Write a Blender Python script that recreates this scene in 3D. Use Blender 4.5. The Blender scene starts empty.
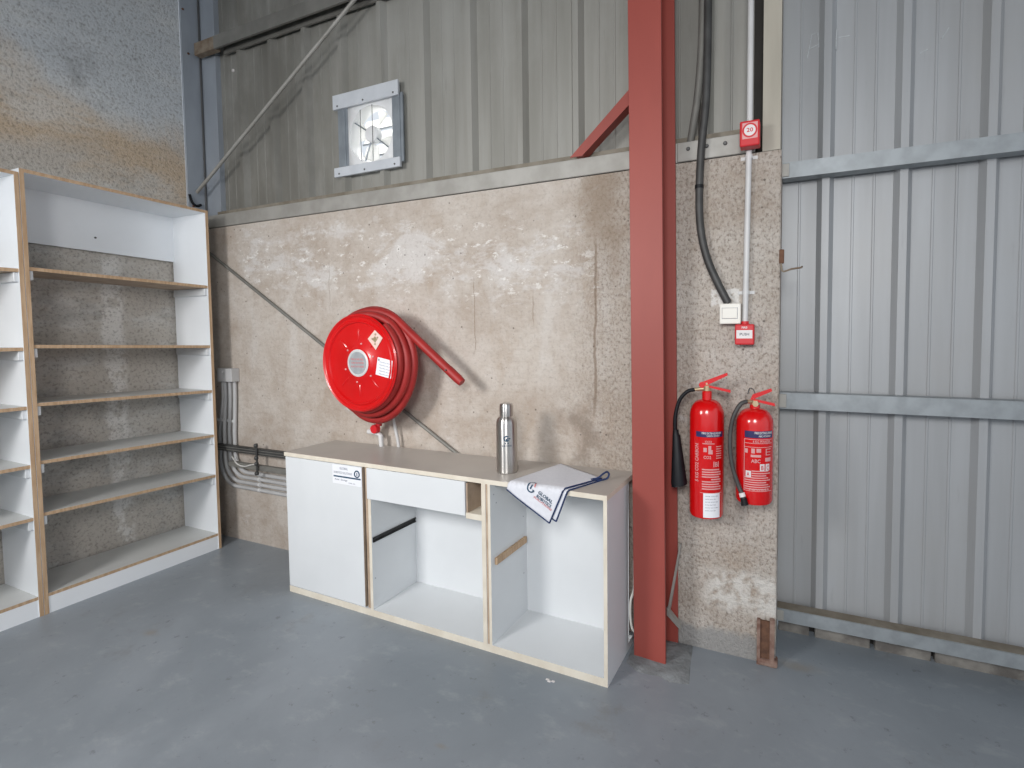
import bpy, bmesh, math, random
from mathutils import Vector, Matrix
random.seed(7)
C = bpy.context.scene.collection
scene = bpy.context.scene

# ------------------------------------------------------------------ camera
cam_data = bpy.data.cameras.new('camera')
cam = bpy.data.objects.new('camera', cam_data); C.objects.link(cam)
RIGHT = Vector((0.9173956, 0.3979027, -0.0076613))
DOWN = Vector((0.0119899, -0.0468754, -0.9988288))
FWD = Vector((-0.3977958, 0.9162293, -0.0477741))
cam.matrix_world = Matrix(((RIGHT.x, -DOWN.x, -FWD.x, 0.0), (RIGHT.y, -DOWN.y, -FWD.y, -2.38184),
                           (RIGHT.z, -DOWN.z, -FWD.z, 1.5), (0, 0, 0, 1)))
cam_data.sensor_width = 36.0
cam_data.lens = 506.103 / 1024 * 36.0
cam_data.shift_x = (512 - 571.024) / 1024
cam_data.shift_y = (356.588 - 384) / 1024
cam_data.clip_start = 0.02
scene.camera = cam

# ------------------------------------------------------------------ world, lights, exposure
world = bpy.data.worlds.new('world'); scene.world = world; world.use_nodes = True
wn = world.node_tree.nodes
wn['Background'].inputs['Color'].default_value = (0.86, 0.92, 1.0, 1)
wn['Background'].inputs['Strength'].default_value = 0.72

def area(name, loc, target, power, sx, sy, col=(1, 1, 1), spread=180):
    d = bpy.data.lights.new(name, 'AREA'); d.shape = 'RECTANGLE'; d.size = sx; d.size_y = sy
    d.energy = power; d.color = col; d.spread = math.radians(spread)
    o = bpy.data.objects.new(name, d); C.objects.link(o); o.location = loc
    o.rotation_euler = (Vector(target) - Vector(loc)).to_track_quat('-Z', 'Y').to_euler()
    return o
area('hall_lamp', (-2.5, -3.7, 2.35), (-2.3, 0, 0.75), 29, 0.8, 0.8, (1.0, 0.98, 0.96), 110)
area('hall_lamp', (0.15, -3.6, 2.4), (-0.9, 0, 1.1), 31, 0.8, 0.8, (1.0, 0.98, 0.96), 135)
area('daylight_outside_fan', (-2.5, 1.3, 3.1), (-2.40, 0.1, 2.72), 62, 1.6, 1.6, (1.0, 0.99, 0.97))

vs = scene.view_settings
vs.view_transform = 'Standard'; vs.look = 'None'; vs.gamma = 1.0; vs.exposure = 0.3
vs.use_curve_mapping = False
scene.display_settings.display_device = 'sRGB'

# ------------------------------------------------------------------ materials
class NT:
    def __init__(s, name):
        s.m = bpy.data.materials.new(name); s.m.use_nodes = True
        s.t = s.m.node_tree; s.n = s.t.nodes; s.b = s.n['Principled BSDF']
        s.co = s.n.new('ShaderNodeTexCoord').outputs['Object']
    def link(s, a, b): s.t.links.new(a, b)
    def put(s, sock, v):
        if hasattr(v, 'is_linked') or isinstance(v, bpy.types.NodeSocket): s.link(v, sock)
        elif isinstance(v, tuple) and len(v) == 3 and sock.type == 'RGBA': sock.default_value = (*v, 1)
        else: sock.default_value = v
    def map(s, scale=(1, 1, 1), loc=(0, 0, 0), rot=(0, 0, 0)):
        n = s.n.new('ShaderNodeMapping'); s.link(s.co, n.inputs['Vector'])
        n.inputs['Scale'].default_value = scale; n.inputs['Location'].default_value = loc; n.inputs['Rotation'].default_value = rot
        return n.outputs[0]
    def noise(s, scale, detail=4, vec=None, rough=0.55, dist=0.0):
        n = s.n.new('ShaderNodeTexNoise'); s.link(vec or s.co, n.inputs['Vector'])
        n.inputs['Scale'].default_value = scale; n.inputs['Detail'].default_value = detail
        n.inputs['Roughness'].default_value = rough; n.inputs['Distortion'].default_value = dist
        return n.outputs[0]
    def voro(s, scale, vec=None):
        n = s.n.new('ShaderNodeTexVoronoi'); s.link(vec or s.co, n.inputs['Vector']); n.inputs['Scale'].default_value = scale
        return n.outputs['Distance']
    def rng(s, v, a, b, c=0.0, d=1.0, smooth=True):
        n = s.n.new('ShaderNodeMapRange'); n.interpolation_type = 'SMOOTHSTEP' if smooth else 'LINEAR'
        s.put(n.inputs[0], v)
        for i, x in enumerate((a, b, c, d)): n.inputs[i + 1].default_value = x
        return n.outputs[0]
    def math(s, op, a, b=0.0):
        n = s.n.new('ShaderNodeMath'); n.operation = op; s.put(n.inputs[0], a); s.put(n.inputs[1], b); return n.outputs[0]
    def mul(s, a, b): return s.math('MULTIPLY', a, b)
    def add(s, a, b): return s.math('ADD', a, b)
    def mix(s, f, a, b, mode='MIX'):
        n = s.n.new('ShaderNodeMix'); n.data_type = 'RGBA'; n.blend_type = mode
        s.put(n.inputs['Factor'], f); s.put(n.inputs[6], a); s.put(n.inputs[7], b); return n.outputs[2]
    def xyz(s):
        n = s.n.new('ShaderNodeSeparateXYZ'); s.link(s.co, n.inputs[0]); return n.outputs
    def bump(s, h, strength, dist=0.01):
        n = s.n.new('ShaderNodeBump'); s.put(n.inputs['Height'], h); s.put(n.inputs['Strength'], strength)
        n.inputs['Distance'].default_value = dist; s.link(n.outputs[0], s.b.inputs['Normal']); return n
    def out(s, col, rough=0.6, metal=0.0):
        s.put(s.b.inputs['Base Color'], col); s.put(s.b.inputs['Roughness'], rough); s.b.inputs['Metallic'].default_value = metal
        return s.m

def simple(name, c1, c2=None, scale=6.0, rough=0.5, metal=0.0, stretch=(1, 1, 1), bump=0.0, bscale=60.0, bdist=0.003, coat=0.0):
    t = NT(name); c2 = c2 or tuple(x * 0.86 for x in c1)
    v = t.map(stretch)
    n = t.rng(t.noise(scale, 5, v), 0.32, 0.68)
    col = t.mix(n, c2, c1)
    if bump: t.bump(t.noise(bscale, 3, v), bump, bdist)
    if coat: t.b.inputs['Coat Weight'].default_value = coat; t.b.inputs['Coat Roughness'].default_value = 0.08
    return t.out(col, rough, metal)

def concrete_back():
    t = NT('concrete_back'); x, y, z = t.xyz()
    big = t.rng(t.noise(1.5, 7, t.map((1, 1, 1.3), (3.1, 0, 1.7)), 0.62, 0.4), 0.34, 0.66)
    col = t.mix(big, (0.405, 0.34, 0.285), (0.525, 0.475, 0.425))
    mid = t.rng(t.noise(7.5, 6, None, 0.68), 0.38, 0.64)
    col = t.mix(t.mul(mid, 0.42), col, (0.60, 0.565, 0.525))
    mid2 = t.rng(t.noise(17, 6, t.map((1, 1, 1.5), (5, 0, 2)), 0.75), 0.45, 0.66)
    col = t.mix(t.mul(mid2, 0.30), col, (0.35, 0.285, 0.23))
    lines = t.rng(t.noise(6.0, 5, t.map((0.35, 1, 8.0)), 0.7), 0.52, 0.72)
    col = t.mix(t.mul(lines, 0.28), col, (0.34, 0.28, 0.23))
    band = t.mul(t.rng(t.math('ABSOLUTE', t.add(t.add(z, t.mul(x, 0.06)), -1.80)), 0.06, 0.36, 1, 0), t.mul(t.rng(x, -3.75, -3.45), t.rng(x, -1.0, -0.7, 1, 0)))
    wn_ = t.noise(3.4, 10, t.map((0.75, 1, 1.5), (7.6, 0, 3)), 0.72, 0.25)
    wp = t.rng(t.add(wn_, t.mul(band, 0.155)), 0.61, 0.71)
    col = t.mix(t.mul(wp, 0.55), col, (0.66, 0.65, 0.645))
    chip = t.mul(band, t.rng(t.noise(13, 8, t.map((0.8, 1, 1.6), (1, 0, 4)), 0.75), 0.57, 0.60))
    col = t.mix(t.mul(chip, 0.8), col, (0.76, 0.745, 0.72))
    wash = t.mul(t.rng(t.noise(1.9, 4, t.map((2.2, 1, 0.7), (2.2, 0, 0)), 0.6), 0.50, 0.64), t.mul(t.rng(z, 1.0, 1.4), t.rng(z, 2.0, 1.8)))
    col = t.mix(t.mul(wash, 0.38), col, (0.62, 0.60, 0.575))
    br = t.mul(t.rng(t.noise(2.3, 7, t.map((1, 1, 0.7), (1.2, 0, 9.1)), 0.7), 0.53, 0.72), 0.55)
    col = t.mix(br, col, (0.36, 0.27, 0.195))
    # dark damp stain above the worktop, by the towel
    d = t.n.new('ShaderNodeVectorMath'); d.operation = 'DISTANCE'; t.link(t.map((1, 1, 0.62)), d.inputs[0]); d.inputs[1].default_value = (-1.0, 0, 0.60)
    st = t.mul(t.rng(d.outputs['Value'], 0.03, 0.22, 1, 0), t.rng(t.noise(9, 6), 0.40, 0.62))
    col = t.mix(t.mul(st, 0.6), col, (0.17, 0.125, 0.09))
    rmask = t.rng(t.add(x, t.mul(t.noise(2.0, 3), 0.5)), -0.95, -0.45)
    sp = t.noise(75, 3, t.map((1, 1, 0.75)), 0.7)
    col = t.mix(t.mul(rmask, t.rng(sp, 0.52, 0.34, 0, 0.75)), col, (0.22, 0.18, 0.145))
    col = t.mix(t.mul(rmask, t.rng(sp, 0.55, 0.7, 0, 0.5)), col, (0.62, 0.57, 0.51))
    fine = t.noise(48, 4, None, 0.7)
    col = t.mix(t.rng(fine, 0.5, 0.3, 0, 0.35), col, (0.25, 0.21, 0.18))
    # pits, hairline cracks and the run of rust by the column
    pit = t.mul(t.rng(t.voro(19), 0.13, 0.07, 0, 1), t.rng(t.noise(5, 2), 0.50, 0.56))
    col = t.mix(t.mul(pit, 0.75), col, (0.11, 0.09, 0.075))
    for cx_, za, zb, wd, cc in ((-1.62, 1.35, 1.85, 0.004, 0.55), (-1.25, 1.50, 1.74, 0.004, 0.5), (-0.90, 1.05, 2.0, 0.010, 0.65), (-2.72, 1.62, 2.0, 0.005, 0.3)):
        dx = t.math('ABSOLUTE', t.add(t.add(x, -cx_), t.mul(t.add(t.noise(7, 4), -0.5), 0.05)))
        ln = t.mul(t.rng(dx, wd, wd * 0.3, 0, 1), t.mul(t.rng(z, za, za + 0.1), t.rng(z, zb, zb - 0.1)))
        col = t.mix(t.mul(ln, cc), col, (0.20, 0.14, 0.095))
    rn = t.mul(t.rng(t.math('ABSOLUTE', t.add(t.add(x, 0.86), t.mul(t.add(t.noise(5, 5), -0.5), 0.3))), 0.17, 0.02, 0, 1), t.rng(t.add(z, t.mul(t.noise(6, 4), 0.4)), 1.9, 2.25))
    col = t.mix(t.mul(rn, 0.6), col, (0.27, 0.20, 0.14))
    # limewash smear low on the pier and the plaster patch by the switch
    wob = t.mul(t.noise(14, 4), 0.09)
    low = t.mul(t.rng(x, -0.42, -0.3), t.mul(t.rng(t.add(z, wob), 0.22, 0.30), t.rng(t.add(z, wob), 0.40, 0.47, 1, 0)))
    col = t.mix(t.mul(low, t.rng(t.noise(18, 5), 0.35, 0.55, 0, 0.8)), col, (0.72, 0.70, 0.66))
    sk = t.mul(t.rng(x, -0.53, -0.5), t.rng(t.add(z, wob), 0.13, 0.17, 1, 0))
    col = t.mix(t.mul(sk, 0.85), col, (0.30, 0.30, 0.295))
    w2 = t.mul(t.noise(40, 3), 0.03)
    pat = t.mul(t.mul(t.rng(t.add(x, w2), -0.325, -0.318), t.rng(t.add(x, w2), -0.20, -0.19, 1, 0)), t.mul(t.rng(t.add(z, w2), 1.62, 1.63), t.rng(t.add(z, w2), 1.70, 1.71, 1, 0)))
    col = t.mix(t.mul(pat, t.rng(t.noise(30, 4), 0.36, 0.5, 0, 1)), col, (0.74, 0.72, 0.69))
    h = t.add(t.mul(t.add(t.mul(sp, 1.6), -0.8), t.add(t.mul(rmask, 0.95), 0.07)), t.add(t.mul(fine, 0.35), t.mul(mid, 0.25)))
    t.bump(h, 0.75, 0.012)
    return t.out(col, 0.9)

def concrete_left():
    t = NT('concrete_left'); x, y, z = t.xyz()
    wob = t.mul(t.add(t.noise(1.6, 6, None, 0.65, 0.5), -0.5), 0.9)
    zz = t.add(t.add(z, wob), t.mul(y, 0.12))
    col = t.mix(t.rng(zz, 2.75, 3.1), (0.58, 0.46, 0.335), (0.58, 0.615, 0.645))
    col = t.mix(t.rng(zz, 2.35, 2.6), (0.53, 0.49, 0.44), col)
    st = t.rng(t.noise(2.0, 7, t.map((1, 0.6, 1.6), (0, 2, 1), (0.5, 0, 0)), 0.7), 0.44, 0.66)
    col = t.mix(t.mul(st, 0.6), col, (0.72, 0.73, 0.72))
    dk = t.rng(t.noise(1.7, 6, t.map((1, 1, 1.2), (0, 5, 2), (-0.6, 0, 0)), 0.7), 0.54, 0.74)
    col = t.mix(t.mul(dk, 0.62), col, (0.15, 0.155, 0.16))
    lite = t.mul(t.rng(t.math('ABSOLUTE', t.add(t.add(y, 0.44), t.mul(t.noise(7, 4), 0.16))), 0.075, 0.035, 0, 1), t.mul(t.rng(z, 2.15, 1.9), t.rng(t.noise(7, 7, None, 0.75), 0.42, 0.54)))
    col = t.mix(t.mul(lite, 0.85), col, (0.78, 0.76, 0.73))
    fine = t.noise(60, 4, None, 0.7)
    col = t.mix(t.rng(fine, 0.52, 0.32, 0, 0.5), col, (0.13, 0.115, 0.10))
    col = t.mix(t.rng(fine, 0.54, 0.70, 0, 0.35), col, (0.55, 0.53, 0.50))
    t.bump(t.add(fine, t.mul(t.noise(9, 4), 0.6)), 0.7, 0.012)
    return t.out(col, 0.92)

def floor_paint():
    t = NT('floor_paint')
    a = t.rng(t.noise(1.1, 6, None, 0.6, 0.4), 0.3, 0.7)
    col = t.mix(a, (0.215, 0.245, 0.275), (0.285, 0.317, 0.352))
    b = t.rng(t.noise(6, 7, t.map((1, 1.6, 1), (2, 1, 0), (0, 0, 0.5)), 0.7), 0.52, 0.72)
    col = t.mix(t.mul(b, 0.45), col, (0.36, 0.385, 0.41))
    c = t.rng(t.noise(2.7, 7, t.map((1, 1, 1), (5, 3, 0)), 0.75), 0.57, 0.72)
    col = t.mix(t.mul(c, 0.45), col, (0.19, 0.19, 0.18))
    for sx, sy, rad in ((-2.95, -0.95, 0.10), (0.05, 0.03, 0.16), (-1.15, -0.95, 0.05)):
        dd = t.n.new('ShaderNodeVectorMath'); dd.operation = 'DISTANCE'; t.link(t.map((1, 2.2, 1)), dd.inputs[0]); dd.inputs[1].default_value = (sx, sy * 2.2, 0)
        col = t.mix(t.mul(t.rng(t.add(dd.outputs['Value'], t.mul(t.noise(14, 4), rad)), rad * 0.5, rad * 1.3, 1, 0), 0.5), col, (0.25, 0.215, 0.165))
    d = t.rng(t.noise(16, 6, None, 0.75), 0.60, 0.68)
    col = t.mix(t.mul(d, 0.5), col, (0.10, 0.105, 0.11))
    t.bump(t.add(t.noise(30, 4), t.mul(t.noise(3, 3), 1.5)), 0.12, 0.006)
    return t.out(col, t.rng(a, 0, 1, 0.34, 0.5))

def sheet_metal(name, c1, c2, c3, rough, metal, grime=None):
    t = NT(name)
    s = t.rng(t.noise(9, 5, t.map((1, 1, 0.06))), 0.3, 0.7)
    col = t.mix(s, c2, c1)
    p = t.rng(t.noise(1.2, 6, t.map((1, 1, 0.7), (4, 0, 2)), 0.65), 0.42, 0.68)
    col = t.mix(t.mul(p, 0.55), col, c3)
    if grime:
        g = t.mul(t.rng(t.xyz()[0], -2.1, -3.2), t.rng(t.noise(3.0, 6, t.map((1, 1, 0.5)), 0.65), 0.30, 0.60, 0.35, 1.0))  # grime and missing shade painted together, darker towards the left end
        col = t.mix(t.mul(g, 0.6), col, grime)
    q = t.rng(t.noise(24, 5, t.map((1, 1, 0.12)), 0.7), 0.60, 0.74)
    col = t.mix(t.mul(q, 0.3), col, tuple(v * 0.72 for v in c2))
    t.bump(t.noise(40, 3, t.map((1, 1, 0.1))), 0.06, 0.003)
    return t.out(col, rough, metal)

M = {}
M['concrete'] = concrete_back()
M['concrete_left'] = concrete_left()
M['floor'] = floor_paint()
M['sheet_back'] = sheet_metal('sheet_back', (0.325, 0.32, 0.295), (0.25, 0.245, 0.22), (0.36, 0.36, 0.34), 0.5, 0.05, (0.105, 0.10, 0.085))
M['sheet_right'] = sheet_metal('sheet_right', (0.40, 0.415, 0.43), (0.345, 0.355, 0.365), (0.37, 0.37, 0.365), 0.45, 0.1)
M['galv'] = simple('galvanised', (0.345, 0.375, 0.395), (0.28, 0.305, 0.32), 14, 0.48, 0.3)
M['galv_warm'] = simple('galvanised_dusty', (0.40, 0.39, 0.365), (0.32, 0.31, 0.285), 7, 0.55, 0.3)
M['galv_dark'] = simple('galvanised_dull', (0.24, 0.235, 0.215), (0.19, 0.185, 0.17), 7, 0.6, 0.3)
M['dirt_edge'] = simple('dirty_flashing', (0.25, 0.225, 0.185), (0.17, 0.145, 0.11), 9, 0.85)
M['post_blue'] = simple('post_blue_grey', (0.36, 0.395, 0.44), (0.29, 0.32, 0.36), 4, 0.55, 0.1, (1, 1, 0.4))
M['rust'] = simple('rust', (0.17, 0.085, 0.05), (0.09, 0.045, 0.03), 24, 0.9, 0, (1, 1, 1), 0.6, 70)
M['rust_end'] = simple('rusty_steel', (0.26, 0.215, 0.165), (0.17, 0.12, 0.08), 16, 0.85)
M['red_oxide'] = simple('red_oxide_paint', (0.33, 0.068, 0.052), (0.285, 0.058, 0.045), 3, 0.5, 0, (1, 1, 0.35), 0.04, 50)
M['rust_channel'] = simple('rusty_channel', (0.30, 0.21, 0.17), (0.15, 0.07, 0.05), 15, 0.85, 0, (1, 1, 1), 0.5, 60)
M['jamb'] = simple('jamb_beige', (0.43, 0.40, 0.335), (0.36, 0.335, 0.28), 8, 0.6, 0.0, (1, 1, 0.2))
M['white_board'] = simple('white_melamine', (0.84, 0.87, 0.90), (0.81, 0.84, 0.87), 3, 0.42)
M['white_clean'] = simple('white_laminate', (0.70, 0.725, 0.745), (0.67, 0.695, 0.715), 3, 0.42)
M['grey_top'] = simple('grey_laminate', (0.47, 0.44, 0.405), (0.43, 0.40, 0.37), 4, 0.36, 0, (1, 1, 1), 0.03, 120)
M['ply_edge'] = simple('plywood_edge', (0.56, 0.40, 0.26), (0.43, 0.285, 0.17), 12, 0.65, 0, (6, 6, 0.6))
M['ply_pale'] = simple('pale_edge', (0.74, 0.69, 0.59), (0.66, 0.60, 0.50), 10, 0.6)
M['ply_brown'] = simple('brown_edge', (0.47, 0.36, 0.27), (0.36, 0.265, 0.19), 12, 0.65)
M['shelf_top'] = simple('shelf_grey_white', (0.62, 0.63, 0.62), (0.57, 0.58, 0.57), 4, 0.42)
M['black'] = simple('black_plastic', (0.009, 0.010, 0.013), (0.006, 0.007, 0.009), 20, 0.5)
for k_ in ('black', 'conduit_dark') if 'conduit_dark' in M else ('black',): M[k_].node_tree.nodes['Principled BSDF'].inputs['Specular IOR Level'].default_value = 0.25
M['rail_black'] = simple('drawer_runner_black', (0.03, 0.03, 0.032), (0.02, 0.02, 0.02), 20, 0.4, 0.6)
M['red'] = simple('gloss_red', (0.66, 0.003, 0.005), (0.62, 0.003, 0.004), 3, 0.22, 0, (1, 1, 1), 0, 60, 0.003, 0.6)
M['red_reel'] = simple('reel_red', (0.60, 0.003, 0.005), (0.56, 0.003, 0.004), 3, 0.3, 0, (1, 1, 1), 0, 60, 0.003, 0.25)
M['red_hose'] = simple('red_rubber_hose', (0.36, 0.020, 0.018), (0.28, 0.014, 0.013), 8, 0.5, 0, (1, 1, 1), 0.06, 90)
M['red_box'] = simple('red_box', (0.60, 0.016, 0.024), (0.55, 0.013, 0.02), 8, 0.4)
M['brass'] = simple('brass', (0.62, 0.50, 0.33), (0.52, 0.40, 0.24), 20, 0.35, 0.7)
M['steel'] = simple('brushed_steel', (0.66, 0.64, 0.61), (0.60, 0.58, 0.56), 40, 0.34, 1.0, (1, 1, 40))
def brushed(m):
    n = m.node_tree.nodes; b_ = n['Principled BSDF']; tg = n.new('ShaderNodeTangent'); tg.direction_type = 'RADIAL'; tg.axis = 'Z'
    b_.inputs['Anisotropic'].default_value = 0.9; b_.inputs['Anisotropic Rotation'].default_value = 0.25; m.node_tree.links.new(tg.outputs[0], b_.inputs['Tangent'])
brushed(M['steel'])
M['print_white'] = simple('white_print', (0.78, 0.74, 0.74), None, 4, 0.5)
M['print_pink'] = simple('pale_print', (0.72, 0.36, 0.36), None, 4, 0.5)
M['print_blue'] = simple('navy_print', (0.030, 0.028, 0.13), (0.025, 0.022, 0.10), 4, 0.4)
M['navy'] = simple('navy_cotton', (0.018, 0.038, 0.12), (0.012, 0.026, 0.085), 30, 0.85)
M['logo_navy'] = simple('logo_navy', (0.016, 0.07, 0.13), (0.014, 0.055, 0.11), 6, 0.7)
M['logo_red'] = simple('logo_red', (0.62, 0.20, 0.20), None, 6, 0.7)
M['sticker'] = simple('white_sticker', (0.84, 0.85, 0.89), (0.80, 0.82, 0.87), 6, 0.4)
M['sticker_pink'] = simple('pale_pink_sticker', (0.78, 0.60, 0.54), (0.74, 0.50, 0.42), 40, 0.5)
M['ink'] = simple('dark_ink', (0.10, 0.11, 0.14), None, 6, 0.6)
M['ink_grey'] = simple('grey_ink', (0.35, 0.37, 0.42), None, 6, 0.6)
M['towel'] = simple('white_towel', (0.70, 0.715, 0.765), (0.66, 0.675, 0.73), 60, 0.92, 0, (1, 1, 1), 0.25, 240, 0.002)
M['pvc'] = simple('grey_pvc', (0.50, 0.50, 0.50), (0.44, 0.44, 0.44), 8, 0.42)
M['pvc_white'] = simple('white_pvc', (0.62, 0.62, 0.62), (0.56, 0.56, 0.56), 8, 0.42)
M['conduit_dark'] = simple('dark_conduit', (0.055, 0.055, 0.054), (0.035, 0.035, 0.034), 14, 0.5)
M['switch'] = simple('cream_switch', (0.80, 0.78, 0.72), (0.77, 0.75, 0.69), 8, 0.35)
M['badge'] = simple('grey_badge', (0.40, 0.42, 0.44), (0.32, 0.34, 0.36), 30, 0.5, 0.2)
M['fan_white'] = simple('fan_white', (0.78, 0.79, 0.80), (0.72, 0.73, 0.74), 8, 0.45)
M['fan_board'] = simple('fan_white_board', (0.58, 0.61, 0.65), (0.52, 0.55, 0.59), 9, 0.5)
M['fan_frame'] = simple('fan_grey_steel', (0.30, 0.335, 0.37), (0.24, 0.27, 0.30), 9, 0.45, 0.4)
M['wire'] = simple('dark_wire', (0.12, 0.12, 0.12), None, 9, 0.5, 0.5)
M['cable_white'] = simple('white_cable', (0.66, 0.65, 0.62), None, 9, 0.5)
M['sill'] = simple('dirty_sill', (0.26, 0.245, 0.22), (0.12, 0.11, 0.10), 9, 0.9, 0, (1, 1, 1), 0.4, 60)
M['chalk'] = simple('pale_chalk', (0.52, 0.545, 0.56), None, 60, 0.9)
M['gap_shade'] = simple('painted_gap_shade', (0.03, 0.028, 0.025), None, 9, 0.9)  # near-black fill: shade inside open gaps put into the colour
M['mortar'] = simple('grey_mortar', (0.23, 0.245, 0.255), (0.165, 0.175, 0.18), 9, 0.85, 0, (1, 1, 1), 0.8, 30, 0.012)
def louvre_mat():
    t = NT('translucent_louvre'); n = t.rng(t.noise(7, 3), 0.3, 0.7)
    col = t.mix(n, (0.86, 0.86, 0.85), (0.92, 0.92, 0.91)); t.out(col, 0.5)
    tr = t.n.new('ShaderNodeBsdfTranslucent'); tr.inputs['Color'].default_value = (0.95, 0.95, 0.93, 1)
    mx = t.n.new('ShaderNodeMixShader'); mx.inputs[0].default_value = 0.5
    t.link(t.b.outputs[0], mx.inputs[1]); t.link(tr.outputs[0], mx.inputs[2])
    t.link(mx.outputs[0], t.n['Material Output'].inputs['Surface'])
    return t.m
M['louvre'] = louvre_mat()

# ------------------------------------------------------------------ mesh helpers
def nb(): return bmesh.new()
def box(bm, x0, x1, y0, y1, z0, z1, bev=0.0, seg=1):
    vs_ = [bm.verts.new((x, y, z)) for x in (x0, x1) for y in (y0, y1) for z in (z0, z1)]
    fs = [(0, 1, 3, 2), (4, 6, 7, 5), (0, 4, 5, 1), (2, 3, 7, 6), (0, 2, 6, 4), (1, 5, 7, 3)]
    f = [bm.faces.new([vs_[i] for i in q]) for q in fs]
    if bev:
        es = list({e for q in f for e in q.edges})
        bmesh.ops.bevel(bm, geom=es, offset=bev, segments=seg, affect='EDGES', profile=0.5)
    return f
def hexa(bm, p):
    """eight corners: bottom ring of four, top ring of four"""
    v = [bm.verts.new(q) for q in p]
    for q in ((3, 2, 1, 0), (4, 5, 6, 7), (0, 1, 5, 4), (1, 2, 6, 5), (2, 3, 7, 6), (3, 0, 4, 7)): bm.faces.new([v[i] for i in q])
def smooth_path(pts, n=8):
    P = [Vector(p) for p in pts]
    if len(P) < 3: return P
    P = [2 * P[0] - P[1]] + P + [2 * P[-1] - P[-2]]; out = []
    for i in range(1, len(P) - 2):
        a, b, c, d = P[i - 1:i + 3]
        for k in range(n):
            t = k / n
            out.append(0.5 * ((2 * b) + (c - a) * t + (2 * a - 5 * b + 4 * c - d) * t * t + (3 * b - a - 3 * c + d) * t ** 3))
    out.append(P[-2]); return out
def tube(bm, pts, r, n=12, closed=False, flat=None):
    P = [Vector(p) for p in pts]; R = r if isinstance(r, (list, tuple)) else [r] * len(P)
    N = len(P); rings = []; up = None
    for i in range(N):
        if closed: d = P[(i + 1) % N] - P[i - 1]
        else: d = P[min(i + 1, N - 1)] - P[max(i - 1, 0)]
        d.normalize()
        if up is None:
            up = Vector((0, 0, 1)) if abs(d.z) < 0.9 else Vector((1, 0, 0))
        up = (up - d * up.dot(d)); up.normalize(); s = d.cross(up)
        rings.append([bm.verts.new(P[i] + (up * math.cos(2 * math.pi * k / n) + s * math.sin(2 * math.pi * k / n)) * R[i]) for k in range(n)])
    M_ = N if closed else N - 1
    for i in range(M_):
        a, b = rings[i], rings[(i + 1) % N]
        for k in range(n): bm.faces.new((a[k], a[(k + 1) % n], b[(k + 1) % n], b[k]))
    if not closed:
        bm.faces.new(rings[0][::-1]); bm.faces.new(rings[-1])
def lathe(bm, prof, origin=(0, 0, 0), axis='Z', n=48):
    """prof: (radius, height) pairs; axis Z grows up, axis Y grows towards -Y (towards the room)"""
    o = Vector(origin); rings = []
    for r, h in prof:
        ring = []
        for k in range(n):
            a = 2 * math.pi * k / n; c, s = r * math.cos(a), r * math.sin(a)
            p = Vector((c, s, h)) if axis == 'Z' else (Vector((c, -h, s)) if axis == 'Y' else Vector((h, c, s)))
            ring.append(bm.verts.new(o + p))
        rings.append(ring)
    for a, b in zip(rings, rings[1:]):
        for k in range(n): bm.faces.new((a[k], a[(k + 1) % n], b[(k + 1) % n], b[k]))
    bm.faces.new(rings[0][::-1]); bm.faces.new(rings[-1])
def prism(bm, outline, f, depth):
    """outline: 2-D points; f maps (u, v, w) to 3-D"""
    a = [bm.verts.new(f(u, v, 0)) for u, v in outline]; b = [bm.verts.new(f(u, v, depth)) for u, v in outline]
    n = len(a); bm.faces.new(a); bm.faces.new(b[::-1])
    for i in range(n): bm.faces.new((a[i], b[i], b[(i + 1) % n], a[(i + 1) % n]))
def grid(bm, f, nu, nv):
    V = [[bm.verts.new(f(i / nu, j / nv)) for j in range(nv + 1)] for i in range(nu + 1)]
    for i in range(nu):
        for j in range(nv): bm.faces.new((V[i][j], V[i + 1][j], V[i + 1][j + 1], V[i][j + 1]))
_glyphs = {}
def text_geo(s):
    """lettering of height about 1 as flat 2-D geometry: (verts, faces, width)"""
    if s in _glyphs: return _glyphs[s]
    cu = bpy.data.curves.new('lettering', 'FONT'); cu.body = s; cu.size = 1.0; cu.resolution_u = 2; cu.offset = 0.022
    o = bpy.data.objects.new('lettering_source', cu); C.objects.link(o)
    dg = bpy.context.evaluated_depsgraph_get(); me = o.evaluated_get(dg).to_mesh()
    vv = [(v.co.x, v.co.y) for v in me.vertices]; ff = [tuple(p.vertices) for p in me.polygons]
    o.evaluated_get(dg).to_mesh_clear(); bpy.data.objects.remove(o); bpy.data.curves.remove(cu)
    w = max([v[0] for v in vv] or [1]); _glyphs[s] = (vv, ff, w); return _glyphs[s]
def text(bm, s, f, width, height=None, bold=0.0):
    """lays lettering through f(u, v); width in metres"""
    vv, ff, w = text_geo(s); k = width / w; kh = (height / 0.72) if height else k
    V = [bm.verts.new(f(x * k, y * kh)) for x, y in vv]
    for q in ff:
        try: bm.faces.new([V[i] for i in q])
        except ValueError: pass
def build(name, bm, mat, parent=None, smooth=None, mats=None, loc=None):
    bmesh.ops.recalc_face_normals(bm, faces=bm.faces) if smooth != 'keep' else None
    me = bpy.data.meshes.new(name); bm.to_mesh(me); bm.free()
    for m in ([mat] + (mats or [])): me.materials.append(M[m])
    if smooth:
        for p in me.polygons: p.use_smooth = True
        me.set_sharp_from_angle(angle=math.radians(40))
    o = bpy.data.objects.new(name, me); C.objects.link(o)
    if parent: o.parent = parent
    if loc: o.location = loc
    return o
def thing(name, label, cat, loc=(0, 0, 0), rz=0.0, group=None):
    o = bpy.data.objects.new(name, None); C.objects.link(o); o.location = loc; o.rotation_euler = (0, 0, rz)
    o.empty_display_size = 0.1
    return tag(o, label, cat, group)
def tag(o, label, cat, group=None):
    o['label'] = label; o['category'] = cat
    if group: o['group'] = group
    return o
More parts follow.
